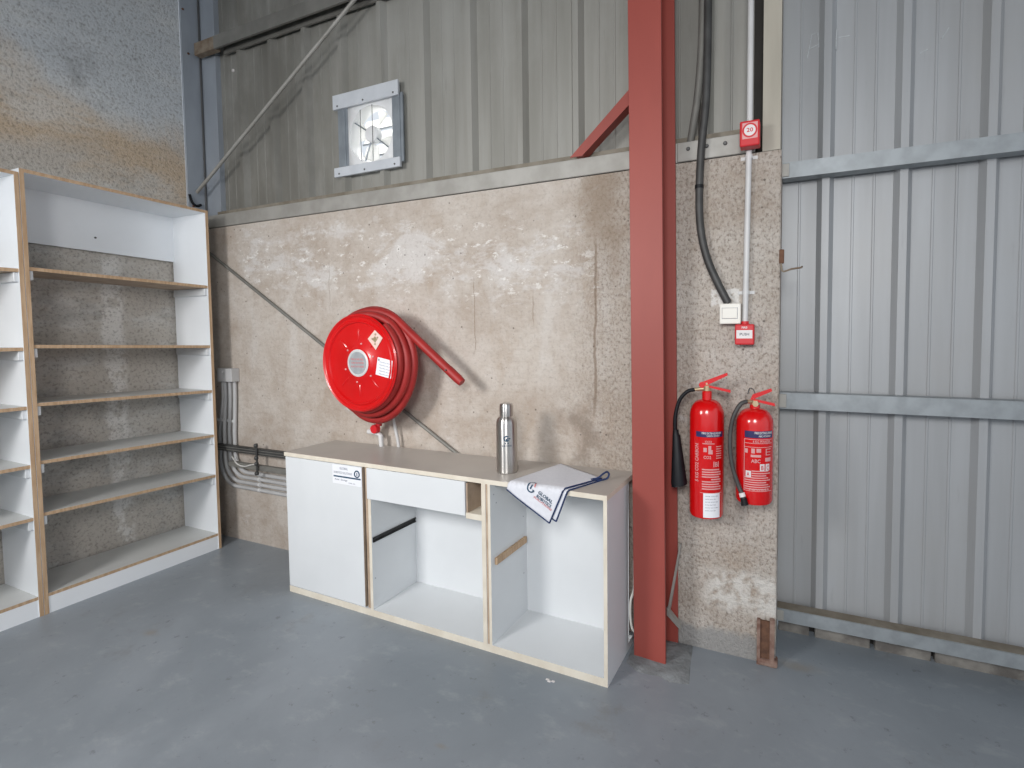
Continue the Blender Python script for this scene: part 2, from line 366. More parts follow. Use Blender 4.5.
def struct(o): o['kind'] = 'structure'; return o
def edge_mat(o, axis, idx=1):
    """second material on faces whose normal is along -axis (the visible cut edge)"""
    for p in o.data.polygons:
        if p.normal.dot(Vector(axis)) > 0.9: p.material_index = idx
    return o

# ================================================================== THE SETTING
b = nb(); box(b, -4.25, 5.5, -7.0, 0.6, -0.15, 0.0); struct(build('floor', b, 'floor'))
b = nb(); box(b, -4.25, -4.07, -7.0, -0.052, 0, 5.2); struct(build('wall_left', b, 'concrete_left'))
b = nb(); box(b, -4.25, 5.5, -7.0, 0.6, 5.2, 5.3); struct(build('ceiling', b, 'galv_dark'))
b = nb(); box(b, -4.25, -0.05, 0.0, 0.125, 0, 2.275); struct(build('wall_back', b, 'concrete'))

def sheet(bm, centres, x0, x1, crest, pan, z0, z1, holes=None, th=0.0012):
    pts = [(x0, pan)]
    for c in centres:
        for dx, y in ((-0.036, pan), (-0.015, crest), (0.015, crest), (0.036, pan)):
            if x0 < c + dx < x1: pts.append((c + dx, y))
        for q in (0.115, 0.20):                      # two low swages in each flat
            for dx, y in ((-0.006, pan), (-0.003, pan - 0.003), (0.003, pan - 0.003), (0.006, pan)):
                if x0 < c + q + dx < x1: pts.append((c + q + dx, y))
    pts.append((x1, pan)); pts.sort()
    segs = []
    for (xa, ya), (xb, yb) in zip(pts, pts[1:]):
        if xb - xa < 1e-6: continue
        cuts = [xa] + sorted(h for h in (holes[0:2] if holes else ()) if xa < h < xb) + [xb]
        for p, q in zip(cuts, cuts[1:]):
            f = lambda x: ya + (yb - ya) * (x - xa) / (xb - xa)
            segs.append((p, f(p), q, f(q)))
    for xa, ya, xb, yb in segs:
        spans = [(z0, z1)]
        if holes and xa >= holes[0] - 1e-6 and xb <= holes[1] + 1e-6: spans = [(z0, holes[2]), (holes[3], z1)]
        for za, zb in spans:
            v = [bm.verts.new(p) for p in ((xa, ya, za), (xb, yb, za), (xb, yb, zb), (xa, ya, zb))]
            bm.faces.new(v)
    bmesh.ops.remove_doubles(bm, verts=bm.verts, dist=1e-5)
def solid(o, t):
    m = o.modifiers.new('sheet_thickness', 'SOLIDIFY'); m.thickness = t; m.offset = 0.0
    return o
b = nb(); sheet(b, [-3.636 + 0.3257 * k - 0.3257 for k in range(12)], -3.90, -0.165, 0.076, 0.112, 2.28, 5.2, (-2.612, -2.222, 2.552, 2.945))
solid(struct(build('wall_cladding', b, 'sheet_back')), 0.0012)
b = nb(); sheet(b, [-0.169 + 0.311 * k for k in range(19)], -0.10, 5.5, 0.300, 0.333, 0.045, 5.2)
wr = solid(struct(build('wall_right', b, 'sheet_right')), 0.0012)
for pts_ in ([(0.055, 2.79), (0.074, 2.896)], [(0.074, 2.896), (0.100, 2.90), (0.106, 2.83)], [(0.060, 2.83), (0.104, 2.845)], [(0.176, 2.80), (0.178, 2.89)], [(0.184, 2.857), (0.232, 2.854)], [(0.505, 2.715), (0.535, 2.725)], [(0.585, 2.76), (0.610, 2.80)]):
    b = nb(); tube(b, [(x_, 0.3325 if not 0.106 < x_ < 0.179 else 0.322, z_) for x_, z_ in pts_], 0.0028, 6); build('chalk_mark', b, 'chalk', wr)
# dark strip painting the shade in the gap beside the jamb
b = nb(); box(b, -0.165, -0.05, 0.09, 0.125, 2.275, 5.2); struct(build('trim_1', b, 'gap_shade'))
b = nb(); box(b, -0.122, -0.05, -0.004, 0.008, 2.276, 5.2); box(b, -0.058, -0.05, 0.008, 0.30, 2.276, 5.2); struct(build('trim_2', b, 'jamb'))
b = nb(); box(b, -0.052, -0.046, 0.004, 0.34, 0.0, 2.275); struct(build('trim_3', b, 'concrete'))
# dirty concrete sill under the sheeting, broken into stretches
b = nb()
for xa, xb in ((-0.04, 0.10), (0.125, 0.36), (0.38, 0.60), (0.615, 1.05), (1.07, 1.6), (1.62, 3.2)):
    box(b, xa, xb, 0.30, 0.42, -0.02, 0.058, 0.004)
struct(build('baseboard_right', b, 'sill'))
b = nb(); box(b, -0.04, 3.2, 0.345, 0.40, 0.0, 0.12); struct(build('trim_4', b, 'gap_shade'))  # near-black box painting the shade in the gap behind the sill

# ================================================================== STEELWORK
# I-section column
col = thing('steel_column', 'red oxide painted steel I-beam column standing beside the open end of the white cabinet', 'column', (-0.571, -0.097, 0.0))
col.rotation_euler = (0, -0.0082, -0.045)
b = nb(); box(b, -0.0705, 0.0775, -0.097, -0.083, 0.0, 4.6, 0.0015); build('flange', b, 'red_oxide', col)
b = nb(); box(b, -0.076, 0.090, 0.078, 0.090, 0.0, 4.6, 0.0015); build('flange', b, 'red_oxide', col)
b = nb(); box(b, -0.005, 0.005, -0.083, 0.080, 0.0, 4.6); build('web', b, 'red_oxide', col)
# red diagonal brace
b = nb()
A, Bp = Vector((-1.000, 0, 2.374)), Vector((-0.645, 0, 2.662)); d = (Bp - A).normalized(); nn = Vector((-d.z, 0, d.x))
for w0, w1, ya, yb in ((-0.026, 0.030, -0.030, -0.023), (-0.026, -0.019, -0.023, 0.030)):
    q = [A + nn * w0 + Vector((0.030, 0, 0)) * (w0 < 0), Bp + nn * w0, Bp + nn * w1, A + nn * w1]
    q[0].z = q[3].z = 2.3685
    hexa(b, [p_ + Vector((0, ya, 0)) for p_ in q] + [p_ + Vector((0, yb, 0)) for p_ in q])
tag(build('steel_brace', b, 'red_oxide'), 'short red diagonal steel brace running from the ledge rail up to the red column', 'brace')
# ledge rail on top of the concrete
led = thing('ledge_rail', 'dusty galvanised steel rail lying along the top edge of the concrete wall', 'rail', (0, 0, 2.279))
b = nb(); box(b, -3.9, -0.165, 0.012, 0.05, -0.0035, -0.0005); build('painted_shadow_line', b, 'gap_shade', led)  # dark strip painting the shadow line under the rail
b = nb(); box(b, -4.0, -0.672, -0.006, 0.07, 0.0, 0.088, 0.003); box(b, -0.49, -0.153, -0.006, 0.07, 0.0, 0.088, 0.003); box(b, -0.672, -0.49, 0.0, 0.07, 0.0, 0.088); build('channel', b, 'galv_warm', led)
b = nb(); box(b, -3.88, -0.165, 0.045, 0.081, 0.088, 0.125); build('flashing', b, 'dirt_edge', led)
for x in (-0.44, -0.357, -0.277):
    b = nb(); lathe(b, [(0.009, 0), (0.009, 0.004), (0.006, 0.007)], (x, -0.006, 0.054), 'Y', 10); build('bolt', b, 'wire', led)
# upper purlin
pur = thing('wall_purlin', 'dull grey steel purlin crossing the sheeting high above the fan with a rusty end', 'rail', (-4.0, 0, 3.53))
b = nb(); box(b, 0.22, 3.30, 0.0, 0.006, 0.0, 0.088); box(b, 0.22, 3.30, 0.006, 0.014, 0.0, 0.005); box(b, 0.22, 3.30, 0.006, 0.0815, 0.082, 0.088); box(b, 0.22, 3.30, 0.070, 0.0815, -0.006, 0.082); build('channel', b, 'galv_dark', pur)
b = nb(); box(b, 0.0, 0.22, 0.0, 0.05, 0.0, 0.088, 0.003); build('end_cleat', b, 'rust_end', pur)
# corner post
cp = thing('corner_post', 'pale blue grey steel post filling the corner between the concrete walls', 'column', (-4.07, 0, 0))
b = nb(); box(b, 0.0, 0.018, -0.052, 0.080, 0.0, 5.2, 0.002); build('flange', b, 'post_blue', cp)
b = nb(); box(b, 0.0, 0.185, 0.076, 0.112, 2.28, 5.2); build('web', b, 'post_blue', cp)
b = nb(); tube(b, [(0.028, 0.066, 2.3), (0.028, 0.066, 5.2)], 0.006, 8); build('cable', b, 'wire', cp)
for z, y in ((2.45, -0.02), (3.55, -0.01), (4.0, -0.02), (3.85, -0.035)):
    b = nb(); lathe(b, [(0.008, 0.018), (0.008, 0.023)], (0, y, z), 'X', 10); build('bolt', b, 'rust', cp)
b = nb(); tube(b, smooth_path([(0.022, -0.045, 2.53), (0.03, -0.03, 2.47), (0.03, 0.0, 2.455), (0.026, 0.03, 2.47)]), 0.009, 8); build('cable_tie', b, 'black', cp)
# right-hand rails
def rail(z0, h, lab, front=0.228):
    r = thing('wall_rail', lab, 'rail', (-0.045, 0, z0), 0, None)
    b = nb(); box(b, 0, 3.2, front, front + 0.006, 0, h); box(b, 0, 3.2, front + 0.006, 0.30, 0, 0.006); box(b, 0, 3.2, front + 0.006, 0.30, h - 0.006, h); build('channel', b, 'galv', r)
    b = nb(); box(b, -0.004, 0.03, front - 0.006, front, 0.006, h - 0.006, 0.002); build('end_cleat', b, 'galv_warm', r)
    return r
rail(2.213, 0.072, 'topmost of the three galvanised rails on the corrugated wall beside the red alarm box')
rail(1.128, 0.077, 'middle galvanised rail on the corrugated wall, level with the fire extinguishers')
low = rail(0.085, 0.061, 'lowest galvanised rail on the corrugated wall, just above the floor')
b = nb(); box(b, 0.0, 3.2, 0.236, 0.2985, 0.061, 0.0625); build('grime', b, 'dirt_edge', low)['label'] = 'brown grime on top of the rail'
# bracing rods
b = nb(); tube(b, [(-4.0, -0.02, 2.545), (-1.95, -0.02, 3.785)], 0.0115, 10)
tag(build('brace_rod', b, 'galv_warm', None, True), 'thin galvanised bracing rod slanting up across the grey sheeting beside the fan', 'rod')
b = nb(); tube(b, [(-3.98, -0.014, 2.148), (-1.70, -0.014, 0.786)], 0.0105, 10)
tag(build('brace_rod', b, 'galv_dark', None, True), 'thin dull bracing rod slanting down the concrete wall behind the red hose reel', 'rod')
# rusty channel at the foot of the jamb
rc = thing('rusty_channel', 'short rusty steel channel at the foot of the concrete wall end', 'channel', (-0.088, -0.012, 0))
b = nb(); box(b, -0.036, -0.022, -0.012, 0.010, 0, 0.205); box(b, 0.018, 0.038, -0.012, 0.010, 0, 0.215); build('side_plate', b, 'rust_channel', rc)
b = nb(); box(b, -0.022, 0.018, -0.002, 0.010, 0, 0.20); build('web', b, 'rust', rc)
b = nb(); box(b, -0.036, 0.052, -0.016, 0.04, 0, 0.03, 0.008, 2); build('foot', b, 'rust_channel', rc)
# loose metal bead by the column, and its snapped end
mb = thing('corner_bead', 'bent strip of galvanised corner bead coming loose behind the red column foot', 'metal strip', (-0.47, -0.02, 0))
b = nb(); hexa(b, [(-0.052, -0.03, 0.18), (-0.040, -0.03, 0.18), (-0.040, 0.0, 0.18), (-0.052, 0.0, 0.18), (0.002, -0.02, 0.50), (0.010, -0.02, 0.50), (0.010, 0.0, 0.50), (0.002, 0.0, 0.50)]); build('strip', b, 'galv_warm', mb)
b = nb(); hexa(b, [(-0.055, -0.035, 0.155), (0.010, -0.035, 0.095), (0.010, -0.012, 0.095), (-0.055, -0.012, 0.155), (-0.055, -0.035, 0.19), (0.014, -0.035, 0.115), (0.014, -0.012, 0.115), (-0.055, -0.012, 0.19)]); build('snapped_end', b, 'galv_warm', mb)
# mortar mound at the column foot
b = nb()
out = [(-0.672, -0.15), (-0.668, -0.24), (-0.60, -0.285), (-0.50, -0.275), (-0.455, -0.295), (-0.378, -0.275), (-0.395, -0.15), (-0.41, -0.004), (-0.672, -0.004)]
lo = [b.verts.new((x, y, 0.0)) for x, y in out]; cx, cy = -0.55, -0.13
hi = [b.verts.new((cx + (x - cx) * 0.86, min(cy + (y - cy) * 0.84, -0.002), 0.008 + 0.010 * random.random())) for x, y in out]
for i in range(len(out)): b.faces.new((lo[i], lo[(i + 1) % len(out)], hi[(i + 1) % len(out)], hi[i]))
b.faces.new(hi); b.faces.new(lo[::-1])
bmesh.ops.subdivide_edges(b, edges=b.edges[:], cuts=2, fractal=0.1, along_normal=0.3, seed=3)
tag(build('mortar_pad', b, 'mortar', None, True), 'low rough grey mortar pad spread on the floor around the red column foot', 'mortar')
# loose white cable
b = nb(); tube(b, smooth_path([(-0.668, -0.11, 0.42), (-0.672, -0.10, 0.279), (-0.688, -0.10, 0.214), (-0.690, -0.10, 0.139), (-0.682, -0.10, 0.082), (-0.664, -0.10, 0.06)]), 0.006, 8)
tag(build('white_cable', b, 'cable_white', None, True), 'loop of white cable hanging in the gap between the cabinet and the red column', 'cable')

# ================================================================== BOOKCASES
FX, BX = -3.669, -4.05
SH = [1.852, 1.443, 1.133, 0.822, 0.540]
def bookcase(y0, y1, label, tilt):
    r = thing('bookcase', label, 'bookcase', (BX, y0, 0), 0, 'white open bookcases against the left wall')
    w = y1 - y0; dp = FX - BX; ztop = lambda y: 2.349 + (y1 - y) / 0.91 * 0.022
    zt = lambda yy: 2.349 + (w - yy) / 0.91 * 0.022
    for a in (0.0, w - 0.0185):
        b = nb(); hexa(b, [(0, a, 0), (dp, a, 0), (dp, a + 0.0185, 0), (0, a + 0.0185, 0), (0, a, zt(a)), (dp, a, zt(a)), (dp, a + 0.0185, zt(a + 0.0185)), (0, a + 0.0185, zt(a + 0.0185))])
        edge_mat(build('side_panel', b, 'white_board', r, mats=['ply_edge']), (1, 0, 0))
    i0, i1 = 0.0185, w - 0.0185
    b = nb(); hexa(b, [(0, i0, zt(i0) - 0.018), (dp, i0, zt(i0) - 0.018), (dp, i1, zt(i1) - 0.018), (0, i1, zt(i1) - 0.018), (0, i0, zt(i0)), (dp, i0, zt(i0)), (dp, i1, zt(i1)), (0, i1, zt(i1))])
    edge_mat(build('top_panel', b, 'white_board', r, mats=['ply_edge']), (1, 0, 0))
    b = nb(); hexa(b, [(0.002, i0, 2.046), (0.014, i0, 2.046), (0.014, i1, 2.022), (0.002, i1, 2.022), (0.002, i0, zt(i0) - 0.0182), (0.014, i0, zt(i0) - 0.0182), (0.014, i1, zt(i1) - 0.0182), (0.002, i1, zt(i1) - 0.0182)])
    bp = build('back_panel', b, 'white_board', r)
    b = nb(); lathe(b, [(0.006, 0.012), (0.006, 0.016)], (0.002, w * 0.5, 2.12), 'X', 10); build('screw', b, 'wire', bp)
    for z in SH:
        zl, zr = z + tilt, z - tilt; t = 0.018
        b = nb(); hexa(b, [(0.003, i0, zl - t), (dp - 0.004, i0, zl - t), (dp - 0.004, i1, zr - t), (0.003, i1, zr - t), (0.003, i0, zl), (dp - 0.004, i0, zl), (dp - 0.004, i1, zr), (0.003, i1, zr)])
        o = build('shelf', b, 'shelf_top', r, mats=['ply_edge', 'ply_brown']); edge_mat(o, (1, 0, 0))
        if z > 1.44: edge_mat(o, (0, 0, -1), 2)
        for a, c, zz in ((i0, i0 + 0.018, zl), (i1 - 0.018, i1, zr)):
            b = nb(); box(b, 0.02, dp - 0.012, a, c, zz - t - 0.050, zz - t - 0.001, 0.002); build('cleat', b, 'white_clean', r)
    b = nb(); box(b, 0.003, dp - 0.003, i0, i1, 0.093, 0.110); edge_mat(build('bottom_shelf', b, 'shelf_top', r, mats=['ply_edge']), (1, 0, 0))
    b = nb(); box(b, dp - 0.022, dp - 0.004, i0, i1, 0.0, 0.093); build('plinth', b, 'white_board', r)
    return r
bookcase(-1.0765, -0.152, 'white bookcase with wood edges, full-width one with its right side towards the corner post', 0.013)
bookcase(-2.003, -1.0785, 'white bookcase cut off by the photo edge, only its right side and shelf ends showing', 0.0)

# ================================================================== CABINET
cab = thing('storage_cabinet', 'long low white cabinet with grey worktop, one door, one drawer and open bays', 'cabinet', (-2.672, -0.386, 0), math.atan2(-0.0425, 1.98))
L = 1.982
b = nb(); hexa(b, [(-0.010, 0, 0.800), (L, 0, 0.800), (L, 0.392, 0.800), (-0.010, 0.350, 0.800), (-0.010, 0, 0.822), (L, 0, 0.822), (L, 0.392, 0.822), (-0.010, 0.350, 0.822)])
o = edge_mat(build('worktop', b, 'ply_pale', cab, mats=['grey_top']), (0, 0, 1))
b = nb(); box(b, 0, L, 0, 0.34, 0.0, 0.036); o = build('base_panel', b, 'ply_pale', cab, mats=['white_clean']); edge_mat(o, (0, 0, 1)); edge_mat(o, (1, 0, 0))
b = nb(); box(b, 0.0, 0.018, 0.020, 0.335, 0.036, 0.80); build('side_panel', b, 'white_clean', cab)
b = nb(); box(b, L - 0.017, L, 0.0, 0.275, 0.036, 0.80); o = build('side_panel', b, 'white_clean', cab, mats=['ply_pale']); edge_mat(o, (0, -1, 0))
b = nb(); box(b, 0.018, L - 0.017, 0.335, 0.341, 0.036, 0.80); build('back_panel', b, 'white_clean', cab)
def divider(x0, x1, y0, z1, edge):
    b = nb(); box(b, x0, x1, y0, 0.335, 0.036, z1); o = build('divider', b, 'white_clean', cab, mats=[edge]); edge_mat(o, (0, -1, 0))
divider(0.613, 0.637, 0.008, 0.80, 'ply_brown'); divider(0.637, 0.656, 0.002, 0.63, 'ply_pale')
divider(1.356, 1.378, 0.0, 0.80, 'ply_pale'); divider(1.378, 1.391, 0.003, 0.80, 'ply_brown'); divider(1.391, 1.405, 0.0, 0.80, 'ply_pale')
b = nb(); box(b, 0.004, 0.601, -0.002, 0.016, 0.040, 0.797, 0.001); door = build('door', b, 'white_clean', cab, mats=['ply_brown'])
edge_mat(door, (1, 0, 0))
# sticker on the door
sx0, sx1, sz0, sz1 = 0.385, 0.598, 0.690, 0.792
b = nb(); box(b, sx0, sx1, -0.0030, -0.002, sz0, sz1); stk = build('sticker', b, 'sticker', door); stk['label'] = 'white sticker with blue round emblem and dark stripe'
pf = lambda ox, oz: (lambda u, v: (ox + u, -0.0035, oz + v))
b = nb(); text(b, 'GLOBAL', pf(sx0 + 0.055, sz1 - 0.022), 0.062, 0.013)
text(b, 'ROBOTICS SOLUTIONS', pf(sx0 + 0.010, sz1 - 0.046), 0.135, 0.012)
text(b, 'Asset  Storage', pf(sx0 + 0.016, sz0 + 0.019), 0.095, 0.010); text(b, 'Unit no.', pf(sx0 + 0.12, sz0 + 0.008), 0.05, 0.008)
build('lettering', b, 'ink_grey', stk)
b = nb(); box(b, sx0 + 0.008, sx1 - 0.004, -0.0036, -0.003, sz0 + 0.036, sz0 + 0.044); build('stripe', b, 'logo_navy', stk)
b = nb(); tube(b, [(sx1 - 0.030 + 0.017 * math.cos(a * math.pi / 14), -0.0035, sz1 - 0.036 + 0.017 * math.sin(a * math.pi / 14)) for a in range(28)], 0.0035, 6, True)
tube(b, [(sx1 - 0.030, -0.0035, sz1 - 0.045), (sx1 - 0.030, -0.0035, sz1 - 0.028)], 0.0025, 6); build('emblem', b, 'logo_navy', stk)
# drawer
b = nb(); box(b, 0.634, 1.263, -0.002, 0.016, 0.633, 0.797, 0.001); drw = build('drawer', b, 'white_clean', cab)
edge_mat(drw, (0, 0, 1), 0)
b = nb(); box(b, 1.246, 1.262, 0.016, 0.31, 0.645, 0.785); box(b, 0.668, 0.684, 0.016, 0.31, 0.645, 0.785); box(b, 0.684, 1.246, 0.016, 0.30, 0.645, 0.655); box(b, 0.684, 1.246, 0.294, 0.31, 0.655, 0.785); build('drawer_box', b, 'ply_pale', drw)
b = nb(); box(b, 1.264, 1.356, 0.004, 0.32, 0.620, 0.648); build('drawer_bearer', b, 'ply_pale', cab)
b = nb(); box(b, 1.268, 1.275, 0.004, 0.32, 0.648, 0.79); build('runner_board', b, 'ply_brown', cab)
b = nb(); box(b, 0.656, 0.664, 0.008, 0.330, 0.398, 0.404); box(b, 0.656, 0.664, 0.008, 0.330, 0.418, 0.424); box(b, 0.656, 0.659, 0.008, 0.330, 0.404, 0.418); build('drawer_runner', b, 'rail_black', cab)
b = nb(); box(b, 1.405, 1.419, 0.030, 0.312, 0.410, 0.442, 0.001); build('batten', b, 'ply_edge', cab)['label'] = 'bare wood batten'
# screw holes along the bay sides
for x, y, z in ((1.405, 0.03, 0.745), (1.405, 0.05, 0.70), (0.656, 0.02, 0.20), (1.405, 0.30, 0.25), (1.405, 0.30, 0.55)):
    b = nb(); lathe(b, [(0.0035, 0.0), (0.0035, 0.001)], (x, y, z), 'X', 8); build('screw', b, 'ink_grey', cab)

CO = Vector((-2.672, -0.386, 0)); CA = math.atan2(-0.0425, 1.98)
def cw(x, y, z): return CO + Vector((x * math.cos(CA) - y * math.sin(CA), x * math.sin(CA) + y * math.cos(CA), z))

# ------------------------------------------------------------------ steel flask
p = cw(1.403, 0.155, 0.822)
fl = thing('steel_flask', 'brushed steel vacuum flask standing on the grey worktop', 'flask', p)
R_ = 0.0515
b = nb(); lathe(b, [(R_ * 0.9, 0), (R_ * 0.98, 0.003), (R_, 0.009), (R_, 0.236), (R_ * 0.985, 0.246), (R_ * 0.92, 0.258), (R_ * 0.80, 0.268), (R_ * 0.68, 0.273), (R_ * 0.645, 0.275)], n=64); build('body', b, 'steel', fl, True)
b = nb(); lathe(b, [(R_ * 0.645, 0.275), (R_ * 0.66, 0.277), (R_ * 0.66, 0.320), (R_ * 0.64, 0.329), (R_ * 0.56, 0.336), (R_ * 0.3, 0.339), (0.002, 0.340)], n=48); build('cap', b, 'steel', fl, True)
b = nb(); lathe(b, [(R_ * 0.64, 0.2735), (R_ * 0.64, 0.2755)], n=48); build('seam_ring', b, 'wire', fl, True)
fang = math.atan2(-2.38 - p.y, 0 - p.x) - 0.03
def fcyl(u, v, off=0.0006): a = fang + u / R_; return ((R_ + off) * math.cos(a), (R_ + off) * math.sin(a), v)
b = nb()
for i in range(22):
    a0, a1 = math.radians(40 + i * 13.0), math.radians(40 + (i + 1) * 13.0)
    q = [fcyl(r * math.cos(a), 0.172 + r * math.sin(a)) for r, a in ((0.0085, a0), (0.0145, a0), (0.0145, a1), (0.0085, a1))]
    b.faces.new([b.verts.new(t) for t in q])
for u0, u1, v0, v1 in ((0.003, 0.019, 0.169, 0.174), (-0.003, 0.004, 0.163, 0.172), (-0.008, 0.010, 0.146, 0.153)):
    b.faces.new([b.verts.new(fcyl(u, v)) for u, v in ((u0, v0), (u1, v0), (u1, v1), (u0, v1))])
build('emblem', b, 'logo_navy', fl)
b = nb(); text(b, 'GLOBAL ROBOTICS', lambda u, v: fcyl(u - 0.023, v + 0.134), 0.048, 0.007); build('lettering', b, 'logo_navy', fl)

# ------------------------------------------------------------------ towel
tw = thing('hand_towel', 'white folded towel with navy hem draped over the front edge of the worktop', 'towel', cw(0, 0, 0), CA)
ZT = 0.8225
def drape(u, v, h):
    """unfolded sheet coordinates: v >= 0 lies on the worktop, v < 0 hangs in front; h = height above the face"""
    r = 0.010 + h
    s = v - 0.004
    if s >= 0: return Vector((u, s, ZT + h))
    q = 0.010 * math.pi / 2
    if s > -q:
        a = -s / 0.010; return Vector((u, -r * math.sin(a), ZT - 0.010 + r * math.cos(a)))
    return Vector((u, -r, ZT - 0.010 + s + q))
def layer(cs, h0, wave):
    Lc, Bc, Rc, Tc = [Vector((*c, 0)) for c in cs]
    def f(s, t):
        p_ = (Lc * (1 - s) + Bc * s) * (1 - t) + (Tc * (1 - s) + Rc * s) * t
        w_ = wave * (0.5 + 0.5 * math.sin(9 * s + 5 * t)) * min(1, 6 * t * (1 - t) + 0.1)
        return drape(p_.x, p_.y, h0 + w_)
    return f
top_c = [(1.508, -0.028), (1.594, 0.366), (1.880, 0.205), (1.722, -0.150)]
low_c = [(1.512, -0.030), (1.592, 0.364), (1.884, 0.196), (1.752, -0.140)]
for nm, cs, h0, wv in (('top_layer', top_c, 0.0075, 0.003), ('under_layer', low_c, 0.0015, 0.001)):
    f = layer(cs, h0, wv); b = nb(); grid(b, lambda s, t: f(s, t), 36, 30)
    o = build(nm, b, 'towel', tw, True); solid(o, 0.003)
    hem = nb(); tube(hem, [f(k / 30, 1.0) for k in range(31)], 0.0038, 8); tube(hem, [f(0.0, k / 24) for k in range(25)], 0.0038, 8)
    build('hem', hem, 'navy', o, True)
Rv = drape(1.880, 0.205, 0.010)
lp = [(1.845, 0.158, 0.832), (1.874, 0.175, 0.840), (1.893, 0.190, 0.856), (1.905, 0.205, 0.862), (1.912, 0.212, 0.850), (1.906, 0.206, 0.833), (1.888, 0.190, 0.827), (1.860, 0.165, 0.827)]
b = nb(); tube(b, smooth_path(lp), 0.0045, 8); build('hem_curl', b, 'navy', tw, True)
ftop = layer(top_c, 0.0075, 0.003)
# print: text runs parallel to the left hem
e1 = Vector((top_c[3][0] - top_c[0][0], top_c[3][1] - top_c[0][1])).normalized(); e2 = Vector((-e1.y, e1.x))
def on_towel(ou, ov):
    def f(u, v):
        q = Vector((ou, ov)) + e1 * u + e2 * v; return drape(q.x, q.y, 0.0125)
    return f
g = on_towel(1.634, -0.006); b = nb(); b2 = nb()
for i in range(26):
    a0, a1 = math.radians(62 + i * 11.3), math.radians(62 + (i + 1) * 11.3)
    q = [g(r * math.cos(a), r * math.sin(a)) for r, a in ((0.0145, a0), (0.0205, a0), (0.0205, a1), (0.0145, a1))]
    (b).faces.new([(b).verts.new(t) for t in q])
for i in range(4):
    a0, a1 = math.radians(28 + i * 8), math.radians(28 + (i + 1) * 8)
    b2.faces.new([b2.verts.new(g(r * math.cos(a), r * math.sin(a))) for r, a in ((0.0145, a0), (0.0205, a0), (0.0205, a1), (0.0145, a1))])
b.faces.new([b.verts.new(g(u, v)) for u, v in ((0.010, -0.005), (0.020, -0.005), (0.020, 0.0), (0.010, 0.0))])
b.faces.new([b.verts.new(g(u, v)) for u, v in ((-0.004, -0.006), (0.003, -0.006), (0.003, 0.005), (-0.004, 0.005))])
text(b, 'GLOBAL', on_towel(1.668, -0.024), 0.078, 0.0155, 0); text(b, 'ROBOTICS', on_towel(1.659, -0.041), 0.080, 0.014)
build('print', b, 'logo_navy', tw)
build('emblem', b2, 'logo_red', tw)['label'] = 'red tip of the printed emblem'; b2 = nb()
text(b2, 'SOLUTIONS', on_towel(1.646, -0.045), 0.100, 0.009); build('print', b2, 'logo_red', tw)['label'] = 'red printed line'

# ================================================================== HOSE REEL
RC = (-2.188, 0.0, 1.34)
reel = thing('hose_reel', 'round red fire hose reel mounted on the concrete wall above the cabinet', 'hose reel', RC)
b = nb(); lathe(b, [(0.05, 0.276), (0.258, 0.276), (0.264, 0.277), (0.2695, 0.282), (0.271, 0.289), (0.264, 0.295), (0.264, 0.297), (0.256, 0.294), (0.251, 0.288), (0.236, 0.286), (0.231, 0.291), (0.225, 0.291), (0.220, 0.284), (0.10, 0.283), (0.088, 0.290), (0.074, 0.293), (0.070, 0.291)], axis='Y', n=96)
fd = build('front_disc', b, 'red_reel', reel, True)
for adeg in (45, 90, 137, 225, 270, 315):                                   # pressed radial strokes
    a = math.radians(adeg); ca, sa = math.cos(a), math.sin(a)
    b = nb(); tube(b, [(r * ca, -0.281, r * sa) for r in (0.118, 0.128, 0.16, 0.182, 0.190)], [0.002, 0.0065, 0.0065, 0.0065, 0.002], 8); build('rib', b, 'red_reel', fd, True)
for k in range(6):
    a = math.radians(20 + 60 * k); b = nb(); lathe(b, [(0.0055, 0.280), (0.0055, 0.287), (0.003, 0.289)], (0.108 * math.cos(a), 0, 0.108 * math.sin(a)), 'Y', 10); build('rivet', b, 'print_pink', fd, True)
b = nb(); lathe(b, [(0.076, 0.289), (0.076, 0.295), (0.068, 0.298), (0.066, 0.296), (0.002, 0.296)], axis='Y', n=48); hb = build('hub_badge', b, 'pvc_white', fd, True)
b = nb(); lathe(b, [(0.062, 0.2955), (0.062, 0.2975)], axis='Y', n=48); build('badge_plate', b, 'badge', hb)
b = nb()
for j, s_ in enumerate(('FIRE HOSE REEL', 'TURN ON WATER', 'RUN OUT HOSE')): text(b, s_, (lambda oz: (lambda u, v: (-0.047 + u, -0.2982, oz + v)))(0.016 - 0.020 * j), 0.094, 0.010)
build('lettering', b, 'logo_red', hb)
def patch(name, pts, y, mat):
    b = nb(); prism(b, pts, lambda u, v, w: (u - RC[0], y - w, v - RC[2]), 0.0015); return build(name, b, mat, fd)
dia = patch('sticker', [(-2.118, 1.473), (-2.066, 1.521), (-2.012, 1.478), (-2.063, 1.413)], -0.2865, 'sticker_pink'); dia['label'] = 'pale diamond sticker'
b = nb()
for (u, v, s_) in ((-2.066, 1.47, 0.018), (-2.085, 1.473, 0.007), (-2.048, 1.48, 0.007), (-2.066, 1.445, 0.007), (-2.062, 1.497, 0.007)):
    prism(b, [(u - s_, v), (u, v + s_), (u + s_, v), (u, v - s_)], lambda a, c, w: (a - RC[0], -0.2882 - w, c - RC[2]), 0.0004)
build('emblem', b, 'brass', dia)
sq = patch('sticker', [(-2.050, 1.375), (-1.947, 1.355), (-1.963, 1.259), (-2.068, 1.28)], -0.2865, 'sticker'); sq['label'] = 'white square sticker with small print'
b = nb()
for j in range(5):
    oz = 1.348 - 0.016 * j
    text(b, 'inspection record', (lambda oz, ou: (lambda u, v: (ou + u + 0.15 * v - RC[0], -0.2884, oz + v - 0.19 * u - RC[2])))(oz, -2.038 - 0.002 * j), 0.075, 0.006)
